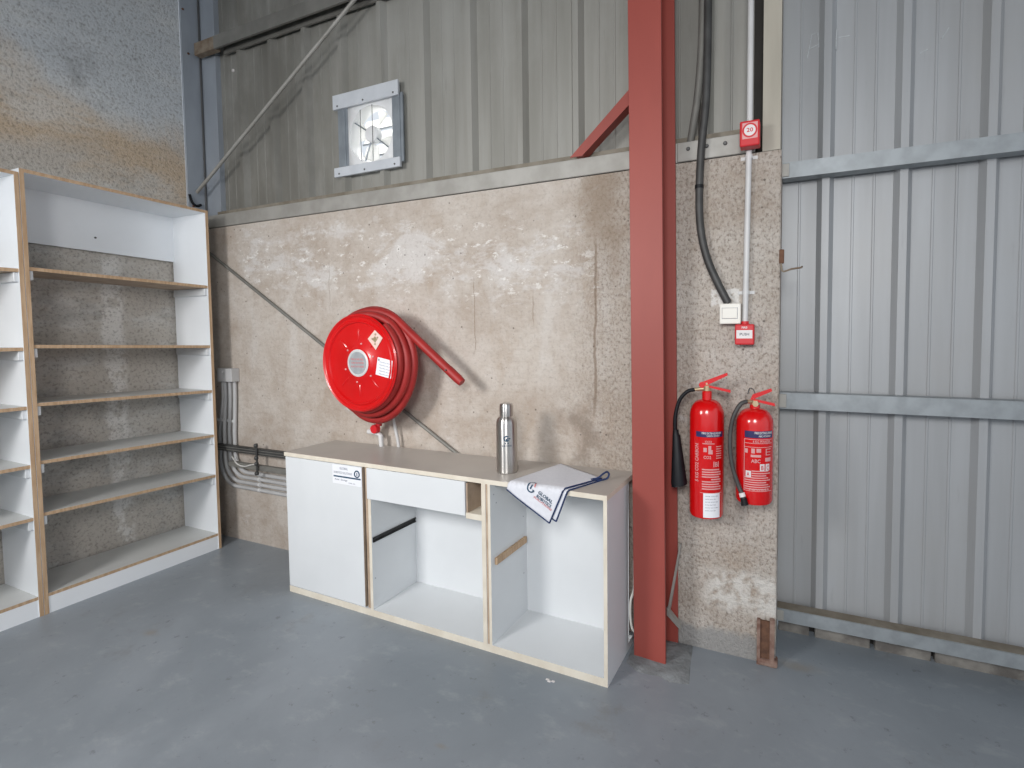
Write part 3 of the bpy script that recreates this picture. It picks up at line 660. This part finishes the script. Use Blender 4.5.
prism(b, [(-2.047, 1.366), (-2.036, 1.364), (-2.038, 1.354), (-2.049, 1.356)], lambda a, c, w: (a - RC[0], -0.2882 - w, c - RC[2]), 0.0004)
build('lettering', b, 'ink_grey', sq)
b = nb(); lathe(b, [(0.05, 0.140), (0.262, 0.140), (0.268, 0.145), (0.262, 0.151), (0.05, 0.151)], axis='Y', n=72); build('back_disc', b, 'red_reel', reel, True)
b = nb(); lathe(b, [(0.15, 0.15), (0.15, 0.274)], axis='Y', n=48); build('drum', b, 'red_reel', reel, True)
b = nb(); box(b, -0.06, 0.06, -0.012, 0.0, -0.12, 0.12, 0.003); box(b, -0.035, 0.035, -0.142, -0.012, -0.05, 0.05, 0.003); build('wall_bracket', b, 'red_reel', reel)
# coils and the loose tail
turns, pts = 3.0, []
end = Vector((-1.606 + 2.188, 1.246 - 1.34)); Rb = 0.295
phi_t = math.atan2(end.y, end.x) + math.acos(Rb / end.length)
N_ = int(turns * 56)
for i in range(N_ + 1):
    q = i / N_; phi = phi_t + (1 - q) * turns * 2 * math.pi
    step = min(1.0, math.floor(q * turns) / (turns - 1) + max(0, (q * turns % 1.0) - 0.8) * 5 / (turns - 1))
    rr = 0.258 + (Rb - 0.258) * step + 0.003 * math.sin(3 * phi + 5 * step)
    sag = step * 0.036 * max(0.0, -math.sin(phi)) ** 1.5
    yy = -0.256 + 0.074 * step
    pts.append(Vector((rr * math.cos(phi), yy, (rr + sag) * math.sin(phi))))
last = pts[-1]; tail_end = Vector((end.x, -0.160, end.y))
pts += [last.lerp(tail_end, k / 10) + Vector((0, -0.012 * math.sin(math.pi * k / 10), 0.006 * math.sin(math.pi * k / 10))) for k in range(1, 11)]
b = nb(); tube(b, pts, 0.0235, 14); hs = build('hose', b, 'red_hose', reel, True)
b = nb(); dv = (tail_end - last).normalized(); tube(b, [tail_end - dv * 0.10, tail_end - dv * 0.095, tail_end - dv * 0.02, tail_end + dv * 0.012], [0.0235, 0.0250, 0.0250, 0.022], 14); build('nozzle', b, 'red_hose', hs, True)
b = nb(); lathe(b, [(0.004, 0.0), (0.004, 0.03)], (tail_end.x - dv.x * 0.085, tail_end.y - 0.012, tail_end.z - dv.z * 0.085 + 0.006), 'Y', 8); build('nozzle_lever', b, 'wire', hs)
# inlet valve and supply pipes under the reel
vx, vy = -2.275 - RC[0], -0.062
b = nb(); tube(b, [(vx, vy, -0.33), (vx, vy, -0.395)], 0.017, 12); tube(b, [(vx - 0.015, vy - 0.005, -0.412), (vx - 0.015, vy - 0.03, -0.412)], [0.03, 0.026], 12); vl = build('valve', b, 'red_box', reel, True)
b = nb(); tube(b, [(vx - 0.085, vy, -0.435), (vx - 0.02, vy, -0.438), (vx + 0.012, vy, -0.452), (vx + 0.018, vy, -0.56)], [0.015, 0.016, 0.016, 0.013], 12); build('valve_body', b, 'pvc_white', reel, True)
b = nb(); tube(b, smooth_path([(0.02, -0.055, -0.335), (0.022, -0.045, -0.40), (0.035, -0.035, -0.50), (0.038, -0.03, -0.62)]), 0.0095, 10); build('supply_pipe', b, 'pvc_white', reel, True)

# ================================================================== EXTINGUISHERS
def label_on(parent, cx, R, fa, name, mat, u0, u1, z0, z1, off=0.0006):
    b = nb(); n = 14
    grid(b, lambda s, t: (((R + off) * math.cos(fa + (u0 + (u1 - u0) * s) / R)), ((R + off) * math.sin(fa + (u0 + (u1 - u0) * s) / R)), z0 + (z1 - z0) * t), n, 1)
    return build(name, b, mat, parent, True)
def cyl_map(R, fa, ou, oz, off): return lambda u, v: ((R + off) * math.cos(fa + (ou + u) / R), (R + off) * math.sin(fa + (ou + u) / R), oz + v)
def rect_on(bm, R, fa, u0, u1, z0, z1, off=0.0012):
    k = 5
    for i in range(k):
        a, c = u0 + (u1 - u0) * i / k, u0 + (u1 - u0) * (i + 1) / k
        bm.faces.new([bm.verts.new(cyl_map(R, fa, 0, 0, off)(u, v)) for u, v in ((a, z0), (c, z0), (c, z1), (a, z1))])

def extinguisher_common(e, R, H0, Hs, neck, fa, lever, tilt=0.0):
    b = nb(); prof = [(R * 0.80, 0), (R * 0.93, 0.004), (R, 0.016), (R, Hs)]
    for k in range(1, 9):
        a = k / 8 * math.pi / 2; prof.append((0.021 + (R - 0.021) * math.cos(a), Hs + (H0 - Hs) * math.sin(a)))
    prof += [(0.021, neck), (0.017, neck + 0.004)]
    lathe(b, prof, n=64); body = build('cylinder', b, 'red', e, True)
    return body

# --- carbon dioxide extinguisher (taller, black horn)
e1_ = thing('fire_extinguisher', 'taller red fire extinguisher with a black discharge horn, hung nearest the red column', 'fire extinguisher', (-0.334, -0.118, 0.688), 0, 'fire extinguishers')
R = 0.0735; fa = math.atan2(-2.26, 0.334) - 0.02
body = extinguisher_common(e1_, R, 0.515, 0.445, 0.548, fa, None)
lab = label_on(body, 0, R, fa, 'band', 'print_blue', -0.046, 0.080, 0.360, 0.384); lab['label'] = 'dark blue band with white lettering'
b = nb(); text(b, 'FIRE EXTINGUISHER', cyl_map(R, fa, -0.020, 0.3735, 0.0014), 0.088, 0.0085); text(b, 'CARBON DIOXIDE', cyl_map(R, fa, 0.0, 0.3635, 0.0014), 0.058, 0.0065); build('lettering', b, 'print_white', lab)
b = nb()
vt = lambda u, v: cyl_map(R, fa, -0.034, 0.165, 0.0014)(-v, u)
text(b, '5 KG CO2 CARBON', vt, 0.165, 0.016)
text(b, 'CO2', cyl_map(R, fa, -0.006, 0.337, 0.0014), 0.028, 0.009)
rect_on(b, R, fa, -0.016, 0.034, 0.331, 0.3345)
for u, v, w_ in ((-0.012, 0.297, 0.014), (0.008, 0.288, 0.018), (0.008, 0.300, 0.012)): rect_on(b, R, fa, u, u + w_, v, v + 0.018 if w_ != 0.012 else v + 0.024)
text(b, 'CO2', cyl_map(R, fa, -0.012, 0.268, 0.0014), 0.032, 0.013)
for k in range(6): rect_on(b, R, fa, 0.042, 0.070, 0.318 - 0.010 * k, 0.322 - 0.010 * k)
text(b, 'B', cyl_map(R, fa, 0.036, 0.234, 0.0014), 0.014, 0.020); rect_on(b, R, fa, 0.030, 0.034, 0.232, 0.256); rect_on(b, R, fa, 0.051, 0.055, 0.232, 0.256)
for k in range(9): rect_on(b, R, fa, -0.018 if k != 4 else 0.02, 0.066 if k % 3 else 0.058, 0.218 - 0.0105 * k, 0.2235 - 0.0105 * k)
rect_on(b, R, fa, -0.026, 0.072, 0.118, 0.120)
build('lettering', b, 'print_pink', body)['label'] = 'pale printed instructions'
st = label_on(body, 0, R, fa, 'sticker', 'sticker', -0.012, 0.062, 0.012, 0.118, 0.0010); st['label'] = 'white service sticker'
b = nb()
for k in range(6): text(b, 'service record date', cyl_map(R, fa, -0.004, 0.104 - 0.0125 * k, 0.0016), 0.056 if k % 2 == 0 else 0.045, 0.005)
build('lettering', b, 'ink_grey', st)
b = nb(); tube(b, [(0, 0, 0.548), (0, 0, 0.575)], 0.016, 16); tube(b, [(-0.006, 0, 0.562), (-0.052, -0.004, 0.556)], [0.010, 0.007], 12); tube(b, [(0, 0, 0.575), (0, 0, 0.588)], 0.012, 12); vlv = build('valve', b, 'brass', e1_, True)
b = nb(); hexa(b, [(-0.024, -0.012, 0.575), (0.10, -0.012, 0.548), (0.10, 0.012, 0.548), (-0.024, 0.012, 0.575), (-0.024, -0.012, 0.583), (0.10, -0.012, 0.560), (0.10, 0.012, 0.560), (-0.024, 0.012, 0.583)]); build('carry_handle', b, 'red', e1_)
b = nb(); hexa(b, [(-0.0195, -0.011, 0.566), (0.088, -0.011, 0.622), (0.088, 0.011, 0.622), (-0.0195, 0.011, 0.566), (-0.026, -0.011, 0.588), (0.085, -0.011, 0.634), (0.085, 0.011, 0.634), (-0.026, 0.011, 0.588)]); lathe(b, [(0.013, -0.013), (0.013, 0.013)], (-0.020, 0, 0.578), 'Y', 16); build('lever', b, 'red', e1_, True)
hp = smooth_path([(-0.052, -0.004, 0.556), (-0.085, -0.008, 0.545), (-0.118, -0.010, 0.505), (-0.136, -0.012, 0.435), (-0.137, -0.012, 0.365), (-0.134, -0.012, 0.345)])
b = nb(); tube(b, hp, 0.0085, 10); build('hose', b, 'black', e1_, True)
b = nb(); tube(b, [(-0.134, -0.012, 0.372), (-0.134, -0.012, 0.352), (-0.131, -0.012, 0.345), (-0.118, -0.014, 0.130), (-0.1175, -0.014, 0.124), (-0.119, -0.014, 0.134)], [0.012, 0.014, 0.017, 0.036, 0.036, 0.031], 24); build('discharge_horn', b, 'black', e1_, True)
b = nb(); box(b, -0.03, 0.03, 0.075, 0.118, 0.36, 0.42, 0.003); build('wall_bracket', b, 'wire', e1_)

# --- powder extinguisher (shorter, long hose)
e2_ = thing('fire_extinguisher', 'shorter red fire extinguisher with a dark hose clipped down its front, nearest the corrugated wall', 'fire extinguisher', (-0.136, -0.118, 0.775), 0, 'fire extinguishers')
R = 0.0755; fa = math.atan2(-2.26, 0.136)
body = extinguisher_common(e2_, R, 0.400, 0.335, 0.412, fa, None)
lab = label_on(body, 0, R, fa, 'band', 'print_blue', -0.040, 0.085, 0.285, 0.314); lab['label'] = 'dark blue band with white lettering'
b = nb(); text(b, 'FIRE EXTINGUISHER', cyl_map(R, fa, 0.0, 0.302, 0.0014), 0.080, 0.0095); text(b, 'ABC POWDER', cyl_map(R, fa, 0.016, 0.290, 0.0014), 0.055, 0.0075); build('lettering', b, 'print_white', lab)
b = nb()
for z in (0.278, 0.262, 0.246, 0.063): rect_on(b, R, fa, -0.042, 0.078, z, z + 0.0022)
rect_on(b, R, fa, -0.042, -0.0395, 0.063, 0.28)
text(b, '6 KG POWDER', cyl_map(R, fa, -0.006, 0.266, 0.0014), 0.075, 0.010)
for u, v, w_, h_ in ((-0.038, 0.222, 0.012, 0.018), (-0.012, 0.222, 0.014, 0.020), (0.008, 0.226, 0.018, 0.016), (0.046, 0.238, 0.026, 0.003), (0.046, 0.214, 0.004, 0.026), (0.046, 0.214, 0.024, 0.003), (0.046, 0.226, 0.024, 0.003), (-0.014, 0.206, 0.040, 0.010), (0.044, 0.188, 0.028, 0.016)): rect_on(b, R, fa, u, u + w_, v, v + h_)
text(b, 'ABC', cyl_map(R, fa, -0.012, 0.183, 0.0014), 0.036, 0.015)
for k in range(9): rect_on(b, R, fa, (-0.038 if k > 2 else -0.010), 0.060 + 0.012 * math.sin(k * 2.1), 0.146 - 0.0095 * k, 0.1505 - 0.0095 * k)
text(b, 'POWDER', cyl_map(R, fa, -0.020, 0.067, 0.0014), 0.085, 0.009)
build('lettering', b, 'print_pink', body)['label'] = 'pale printed instructions'
b = nb()
for u, w_, z, h_ in ((0.022, 0.019, 0.150, 0.028), (0.046, 0.019, 0.150, 0.028), (-0.034, 0.022, 0.122, 0.026)):
    b = nb(); rect_on(b, R, fa, u, u + w_, z, z + h_, 0.0013); build('class_symbol', b, 'print_white', body)
b = nb(); text(b, 'B', cyl_map(R, fa, 0.026, 0.154, 0.0018), 0.011, 0.018); text(b, 'C', cyl_map(R, fa, 0.050, 0.154, 0.0018), 0.011, 0.018); text(b, 'A', cyl_map(R, fa, -0.029, 0.126, 0.0018), 0.011, 0.016); build('lettering', b, 'red_box', body)
b = nb(); tube(b, [(0, 0, 0.412), (0, 0, 0.432)], 0.018, 16); tube(b, [(-0.004, -0.004, 0.424), (-0.030, -0.030, 0.430)], [0.010, 0.008], 12); lathe(b, [(0.012, 0.012), (0.012, 0.022)], (0.004, -0.004, 0.420), 'Y', 16); build('valve', b, 'brass', e2_, True)
b = nb(); hexa(b, [(-0.006, -0.012, 0.430), (0.080, -0.012, 0.412), (0.080, 0.012, 0.412), (-0.006, 0.012, 0.430), (-0.006, -0.012, 0.440), (0.078, -0.012, 0.424), (0.078, 0.012, 0.424), (-0.006, 0.012, 0.440)]); build('carry_handle', b, 'red', e2_)
b = nb(); hexa(b, [(-0.020, -0.011, 0.430), (0.068, -0.011, 0.474), (0.068, 0.011, 0.474), (-0.020, 0.011, 0.430), (-0.008, -0.011, 0.458), (0.064, -0.011, 0.486), (0.064, 0.011, 0.486), (-0.008, 0.011, 0.458)]); build('lever', b, 'red', e2_)
b = nb(); tube(b, smooth_path([(-0.030, 0.02, 0.455), (-0.022, 0.018, 0.480), (-0.006, 0.012, 0.474), (0.002, 0.012, 0.450)]), 0.0025, 6); build('safety_pin', b, 'wire', e2_)
hp = smooth_path([(-0.030, -0.030, 0.430), (-0.056, -0.042, 0.415), (-0.084, -0.050, 0.355), (-0.094, -0.054, 0.262), (-0.085, -0.058, 0.165), (-0.062, -0.066, 0.090), (-0.043, -0.074, 0.048), (-0.036, -0.078, 0.030)])
b = nb(); tube(b, hp, 0.0095, 10); hz = build('hose', b, 'conduit_dark', e2_, True)
b = nb(); tube(b, [(-0.0365, -0.078, 0.032), (-0.030, -0.082, 0.003)], [0.013, 0.015], 12); build('nozzle', b, 'black', hz, True)
b = nb(); tube(b, [(-0.044, -0.074, 0.052), (-0.039, -0.0765, 0.036)], 0.0125, 12); build('clip', b, 'print_white', hz, True)
b = nb(); box(b, -0.03, 0.03, 0.076, 0.118, 0.24, 0.30, 0.003); build('wall_bracket', b, 'wire', e2_)

# ================================================================== ALARM BOXES, SWITCH, CONDUITS
al = thing('alarm_box', 'red alarm box with a round emblem, fixed where the concrete wall top meets the jamb', 'alarm box', (-0.169, -0.068, 2.335))
b = nb(); box(b, -0.040, 0.040, -0.022, 0.034, -0.056, 0.050, 0.006, 2); bx = build('housing', b, 'red_box', al)
b = nb(); box(b, -0.029, 0.032, -0.0228, -0.022, -0.026, 0.040); build('plate', b, 'print_pink', bx)
b = nb(); lathe(b, [(0.030, 0.0228), (0.030, 0.0234)], (0.001, 0, 0.008), 'Y', 28); build('ring', b, 'red_box', bx)
b = nb(); lathe(b, [(0.023, 0.0234), (0.023, 0.0240)], (0.001, 0, 0.008), 'Y', 28); dsc = build('disc', b, 'print_white', bx)
b = nb(); text(b, '20', lambda u, v: (-0.012 + u, -0.0243, 0.001 + v), 0.026, 0.017); build('lettering', b, 'red_box', dsc)
cpnt = thing('alarm_call_point', 'small red fire alarm call point beside the cream light switch', 'call point', (-0.185, -0.045, 1.485))
b = nb(); box(b, -0.040, 0.040, -0.018, 0.030, -0.045, 0.045, 0.006, 2); bx = build('housing', b, 'red_box', cpnt)
b = nb(); box(b, -0.033, 0.033, -0.019, -0.018, -0.017, 0.019); pl = build('panel', b, 'print_white', bx)
b = nb(); text(b, 'PUSH', lambda u, v: (-0.020 + u, -0.0194, -0.004 + v), 0.040, 0.011); build('lettering', b, 'ink', pl)
b = nb(); text(b, 'FIRE', lambda u, v: (-0.012 + u, -0.0185, 0.026 + v), 0.024, 0.009); build('lettering', b, 'print_white', bx)
b = nb(); tube(b, [(0, 0.014, 0.045), (0, 0.014, 0.058)], 0.016, 12); build('gland', b, 'red_box', cpnt, True)
sw = thing('light_switch', 'square cream light switch at the end of the black conduit', 'switch', (-0.247, -0.030, 1.577))
b = nb(); box(b, -0.045, 0.045, -0.020, 0.030, -0.045, 0.045, 0.004, 2); pl = build('housing', b, 'switch', sw)
b = nb(); box(b, -0.0345, 0.0325, -0.0206, -0.019, -0.0225, 0.0265); build('gap', b, 'ink_grey', sw)
b = nb(); box(b, -0.033, 0.031, -0.025, -0.018, -0.021, 0.025, 0.002); build('rocker', b, 'switch', sw)
# black conduits
k1 = thing('black_conduit', 'thick dark flexible conduit curving down the concrete to the cream switch', 'conduit')
b = nb(); tube(b, smooth_path([(-0.340, -0.034, 4.2), (-0.345, -0.034, 3.4), (-0.350, -0.034, 2.95), (-0.356, -0.034, 2.55), (-0.378, -0.030, 2.31), (-0.386, -0.028, 2.10), (-0.378, -0.028, 1.955), (-0.350, -0.028, 1.83), (-0.305, -0.028, 1.72), (-0.258, -0.028, 1.625)]), 0.0175, 14); build('tube', b, 'conduit_dark', k1, True)
for x, z in ((-0.3865, 2.15),):
    b = nb(); lathe(b, [(0.0195, z - 0.008), (0.0195, z + 0.008)], (x, -0.028, 0), 'Z', 16); build('coupling', b, 'black', k1, True)
b = nb(); tube(b, smooth_path([(-0.385, 0.055, 4.2), (-0.385, 0.050, 3.2), (-0.388, 0.045, 2.85), (-0.405, 0.040, 2.60), (-0.425, 0.032, 2.45), (-0.436, 0.022, 2.369)]), 0.017, 12)
tag(build('grey_conduit', b, 'galv_dark', None, True), 'dull grey conduit bending behind the black one beside the red column', 'conduit')
k2 = thing('white_conduit', 'straight pale grey conduit running through the upper alarm box down to the call point', 'conduit')
b = nb(); tube(b, [(-0.172, -0.021, 4.2), (-0.174, -0.021, 2.38)], 0.0125, 14); tube(b, [(-0.176, -0.021, 2.28), (-0.186, -0.021, 1.54)], 0.0125, 14); build('tube', b, 'pvc_white', k2, True)
for z, x in ((1.67, -0.184), (2.255, -0.176)):
    b = nb(); tube(b, [(x, -0.018, z - 0.008), (x, -0.018, z + 0.008)], 0.0155, 14); box(b, x - 0.035, x + 0.035, -0.003, 0.0, z - 0.007, z + 0.007); build('clip', b, 'pvc_white', k2)
b = nb(); tube(b, smooth_path([(-0.042, -0.006, 1.79), (-0.035, -0.015, 1.755), (0.00, -0.02, 1.762), (0.035, -0.018, 1.766), (0.04, 0.0, 1.772)]), 0.004, 8); hk = build('wire_hook', b, 'rust_end', None, True)
tag(hk, 'small rusty wire hook sticking out of the concrete wall end', 'hook')
b = nb(); box(b, -0.02, 0.0, -0.006, 0.012, 1.80, 1.86, 0.003); b_ = build('plate', b, 'rust', hk); 
b_.location = (-0.030, 0, -0.01)

# ------------------------------------------------------------------ pipes in the corner
jb = thing('junction_box', 'grey junction box on the concrete above the row of vertical pipes', 'junction box', (-3.695, 0, 1.165))
b = nb(); box(b, -0.10, 0.060, -0.060, 0.0, 0.0, 0.097, 0.005, 2); build('housing', b, 'pvc', jb)
b = nb(); lathe(b, [(0.008, 0.060), (0.007, 0.064)], (-0.035, 0, 0.072), 'Y', 10); build('screw', b, 'pvc_white', jb)
NAMES = ['innermost of the four bent grey pipes below the junction box', 'second from the inside of the four bent grey pipes below the junction box',
         'third from the inside of the four bent grey pipes below the junction box', 'outermost of the four bent grey pipes, lowest where they run behind the cabinet']
for i, (xt, xb, zh) in enumerate(((-3.662, -3.684, 0.514), (-3.715, -3.741, 0.478), (-3.765, -3.797, 0.440), (-3.790, -3.848, 0.402))):
    r_b = 0.13 + 0.012 * i; px = [(xt, -0.0195, 1.165), (xt - 0.002, -0.0195, 1.05), (xb, -0.0195, 0.80), (xb, -0.0195, zh + r_b + 0.02)]
    for k in range(7):
        a = math.pi + k / 6 * math.pi / 2; px.append((xb + r_b + r_b * math.cos(a), -0.0195, zh + r_b + r_b * math.sin(a)))
    px += [(xb + r_b + 0.2, -0.0195, zh), (-2.95, -0.0195, zh - 0.003), (-2.60, -0.0195, zh - 0.005)]
    pp = tag(bpy.data.objects.new('grey_pipe', None), NAMES[i], 'pipe', 'grey pipes below the junction box'); C.objects.link(pp)
    b = nb(); tube(b, px, 0.0135, 12); build('tube', b, 'pvc', pp, True)
    for q, along in (((xb, 0.88), 'z'), ((-3.43, zh), 'x')):
        b = nb()
        if along == 'z': tube(b, [(q[0] + 0.0, -0.0195, q[1] - 0.008), (q[0], -0.0195, q[1] + 0.008)], 0.0165, 12)
        else: tube(b, [(q[0] - 0.008, -0.0195, q[1]), (q[0] + 0.008, -0.0195, q[1])], 0.0165, 12)
        build('clip', b, 'pvc_white', pp, True)
su = thing('strut_channel', 'dark grey steel strut fixed across the vertical pipes, upper of the two', 'strut', (-3.86, -0.060, 0.672))
b = nb(); box(b, 0, 1.2, -0.018, -0.014, 0, 0.042); box(b, 0, 1.2, -0.014, 0.012, 0, 0.004); box(b, 0, 1.2, -0.014, 0.012, 0.038, 0.042); build('channel', b, 'conduit_dark', su)
b = nb(); box(b, 0, 1.2, -0.0186, -0.018, 0.010, 0.014); box(b, 0, 1.2, -0.0186, -0.018, 0.028, 0.032); build('lip', b, 'galv_dark', su)
sl = thing('strut_channel', 'thinner dull grey steel strut below the dark one in the corner', 'strut', (-3.68, -0.060, 0.563))
b = nb(); box(b, 0, 1.05, -0.014, -0.010, 0, 0.036); box(b, 0, 1.05, -0.010, 0.010, 0.032, 0.036); box(b, 0, 1.05, -0.010, 0.010, 0.0, 0.004); build('channel', b, 'galv_dark', sl)
b = nb()
for z in (0.742, 0.655, 0.615, 0.548): tube(b, [(-3.355, -0.092, z - 0.012), (-3.355, -0.092, z - 0.006), (-3.355, -0.092, z + 0.006), (-3.355, -0.092, z + 0.012)], [0.009, 0.014, 0.014, 0.009], 10)
tube(b, [(-3.355, -0.088, 0.535), (-3.355, -0.088, 0.755)], 0.0075, 8)
tag(build('strut_clamp', b, 'conduit_dark', None, True), 'black clamp joining the two struts beside the cabinet', 'clamp')
b = nb(); tube(b, smooth_path([(-3.66, -0.060, 0.63), (-3.58, -0.078, 0.590), (-3.50, -0.080, 0.58), (-3.42, -0.082, 0.60), (-3.38, -0.082, 0.607)]), 0.0045, 8)
tag(build('thin_cable', b, 'cable_white', None, True), 'thin pale cable looping between the corner struts', 'cable')

# ================================================================== EXHAUST FAN
fan = thing('exhaust_fan', 'square exhaust fan with a round opening set in the grey sheeting, daylight behind it', 'fan', (-2.403, 0.062, 2.748)); fan.scale = (1.026, 1.026, 1.026)
def fbox(name, mat, x0, x1, y0, y1, z0, z1, bev=0.002): 
    b = nb(); box(b, x0, x1, y0, y1, z0, z1, bev); return build(name, b, mat, fan)
top = None
for nm, z0, z1, dx in (('top_board', 0.180, 0.268, 0.0), ('bottom_board', -0.233, -0.176, 0.003)):
    o = fbox(nm, 'fan_board', -0.300 - dx, 0.220 + dx, -0.006, 0.012, z0, z1)
    for x in (-0.26, -0.05, 0.185):
        b = nb(); lathe(b, [(0.006, 0.006), (0.005, 0.009)], (x, 0, z0 + 0.018), 'Y', 8); build('screw', b, 'wire', o)
for x0, x1 in ((-0.278, -0.196), (0.158, 0.238)):
    b = nb(); box(b, x0, x1, 0.012, 0.018, -0.20, 0.20, 0.001); box(b, x0, x0 + 0.004, 0.018, 0.022, -0.20, 0.20); box(b, x1 - 0.004, x1, 0.018, 0.022, -0.20, 0.20); box(b, (x0 + x1) / 2 - 0.004, (x0 + x1) / 2 + 0.022, 0.006, 0.012, -0.20, 0.20, 0.002); build('side_channel', b, 'fan_frame', fan)
# orifice plate
b = nb(); n = 64; Rf = 0.170; FXO = -0.014
inner = [(Rf * math.cos(2 * math.pi * k / n), Rf * math.sin(2 * math.pi * k / n)) for k in range(n)]
def sqp(a):
    c, s = math.cos(a), math.sin(a); m = max(abs(c), abs(s)); return (0.186 * c / m, 0.196 * s / m)
outer = [sqp(2 * math.pi * k / n) for k in range(n)]
def ring_face(bm, y0, y1):
    A_ = [bm.verts.new((u, y0, v)) for u, v in inner]; B_ = [bm.verts.new((u, y0, v)) for u, v in outer]
    A2 = [bm.verts.new((u * 0.97, y1, v * 0.97)) for u, v in inner]
    for k in range(n):
        j = (k + 1) % n; bm.faces.new((A_[k], A_[j], B_[j], B_[k])); bm.faces.new((A_[k], A2[k], A2[j], A_[j]))
ring_face(b, 0.016, 0.090); solid(build('orifice_plate', b, 'fan_white', fan, True), 0.002)
b = nb(); lathe(b, [(0.048, -0.060), (0.050, -0.052), (0.050, -0.020), (0.042, -0.012), (0.002, -0.010)], axis='Y', n=32); build('hub', b, 'fan_white', fan, True)
for k in range(4):
    a = math.radians(70 + 90 * k); b = nb()
    def bl(s, t, a=a):
        r = 0.050 + 0.104 * s; da = (t - 0.5) * (0.55 + 0.2 * s); return (r * math.cos(a + da), 0.070 + 0.030 * (t - 0.5), r * math.sin(a + da))
    grid(b, bl, 8, 6); solid(build('blade', b, 'louvre', fan, True), 0.002)
for adeg in (147, 248, 322):
    a = math.radians(adeg); b = nb(); tube(b, [(0.045 * math.cos(a), 0.030, 0.045 * math.sin(a)), (0.165 * math.cos(a), 0.030, 0.165 * math.sin(a))], 0.0045, 8); build('strut', b, 'fan_frame', fan)
for x in (0.020, -0.075):
    h = math.sqrt(Rf * Rf - x * x); b = nb(); tube(b, [(x, 0.010, -h), (x, 0.010, h)], 0.002, 6); build('guard_wire', b, 'wire', fan)
for k in range(4):
    z = -0.150 + 0.080 * k; b = nb()
    hexa(b, [(-0.186, 0.142, z - 0.012), (0.186, 0.142, z - 0.012), (0.186, 0.145, z - 0.014), (-0.186, 0.145, z - 0.014), (-0.186, 0.170, z + 0.066), (0.186, 0.170, z + 0.066), (0.186, 0.173, z + 0.064), (-0.186, 0.173, z + 0.064)])
    lv = build('louvre', b, 'louvre', fan)
    b = nb(); box(b, -0.186, 0.186, 0.130, 0.1405, z - 0.018, z - 0.010, 0.001); build('lip', b, 'fan_frame', lv)
for o in list(fan.children):
    if o.name.split('.')[0] in ('orifice_plate', 'hub', 'blade', 'strut', 'guard_wire', 'louvre'): o.location.x = FXO
# small bits
b = nb(); lathe(b, [(0.011, -0.112), (0.011, -0.106), (0.006, -0.102)], (-3.74, 0, 3.42), 'Y', 12)  # white disc painted for daylight shining through a tiny hole in the sheet
tag(build('pinhole_light_disc', b, 'print_white', None, True), 'white disc added for a daylit pinhole in the sheeting between corner post and rod', 'screw')
b = nb()
for (x, y) in ((0, 0), (0.016, 0.006), (-0.012, 0.008)): box(b, x - 0.008, x + 0.007, y - 0.005, y + 0.005, 0, 0.003, 0.001)
tag(build('paint_flake', b, 'print_white', None, False, None, (-0.935, -0.49, 0.0)), 'small white paint flake lying on the grey floor in front of the cabinet', 'paint flake')
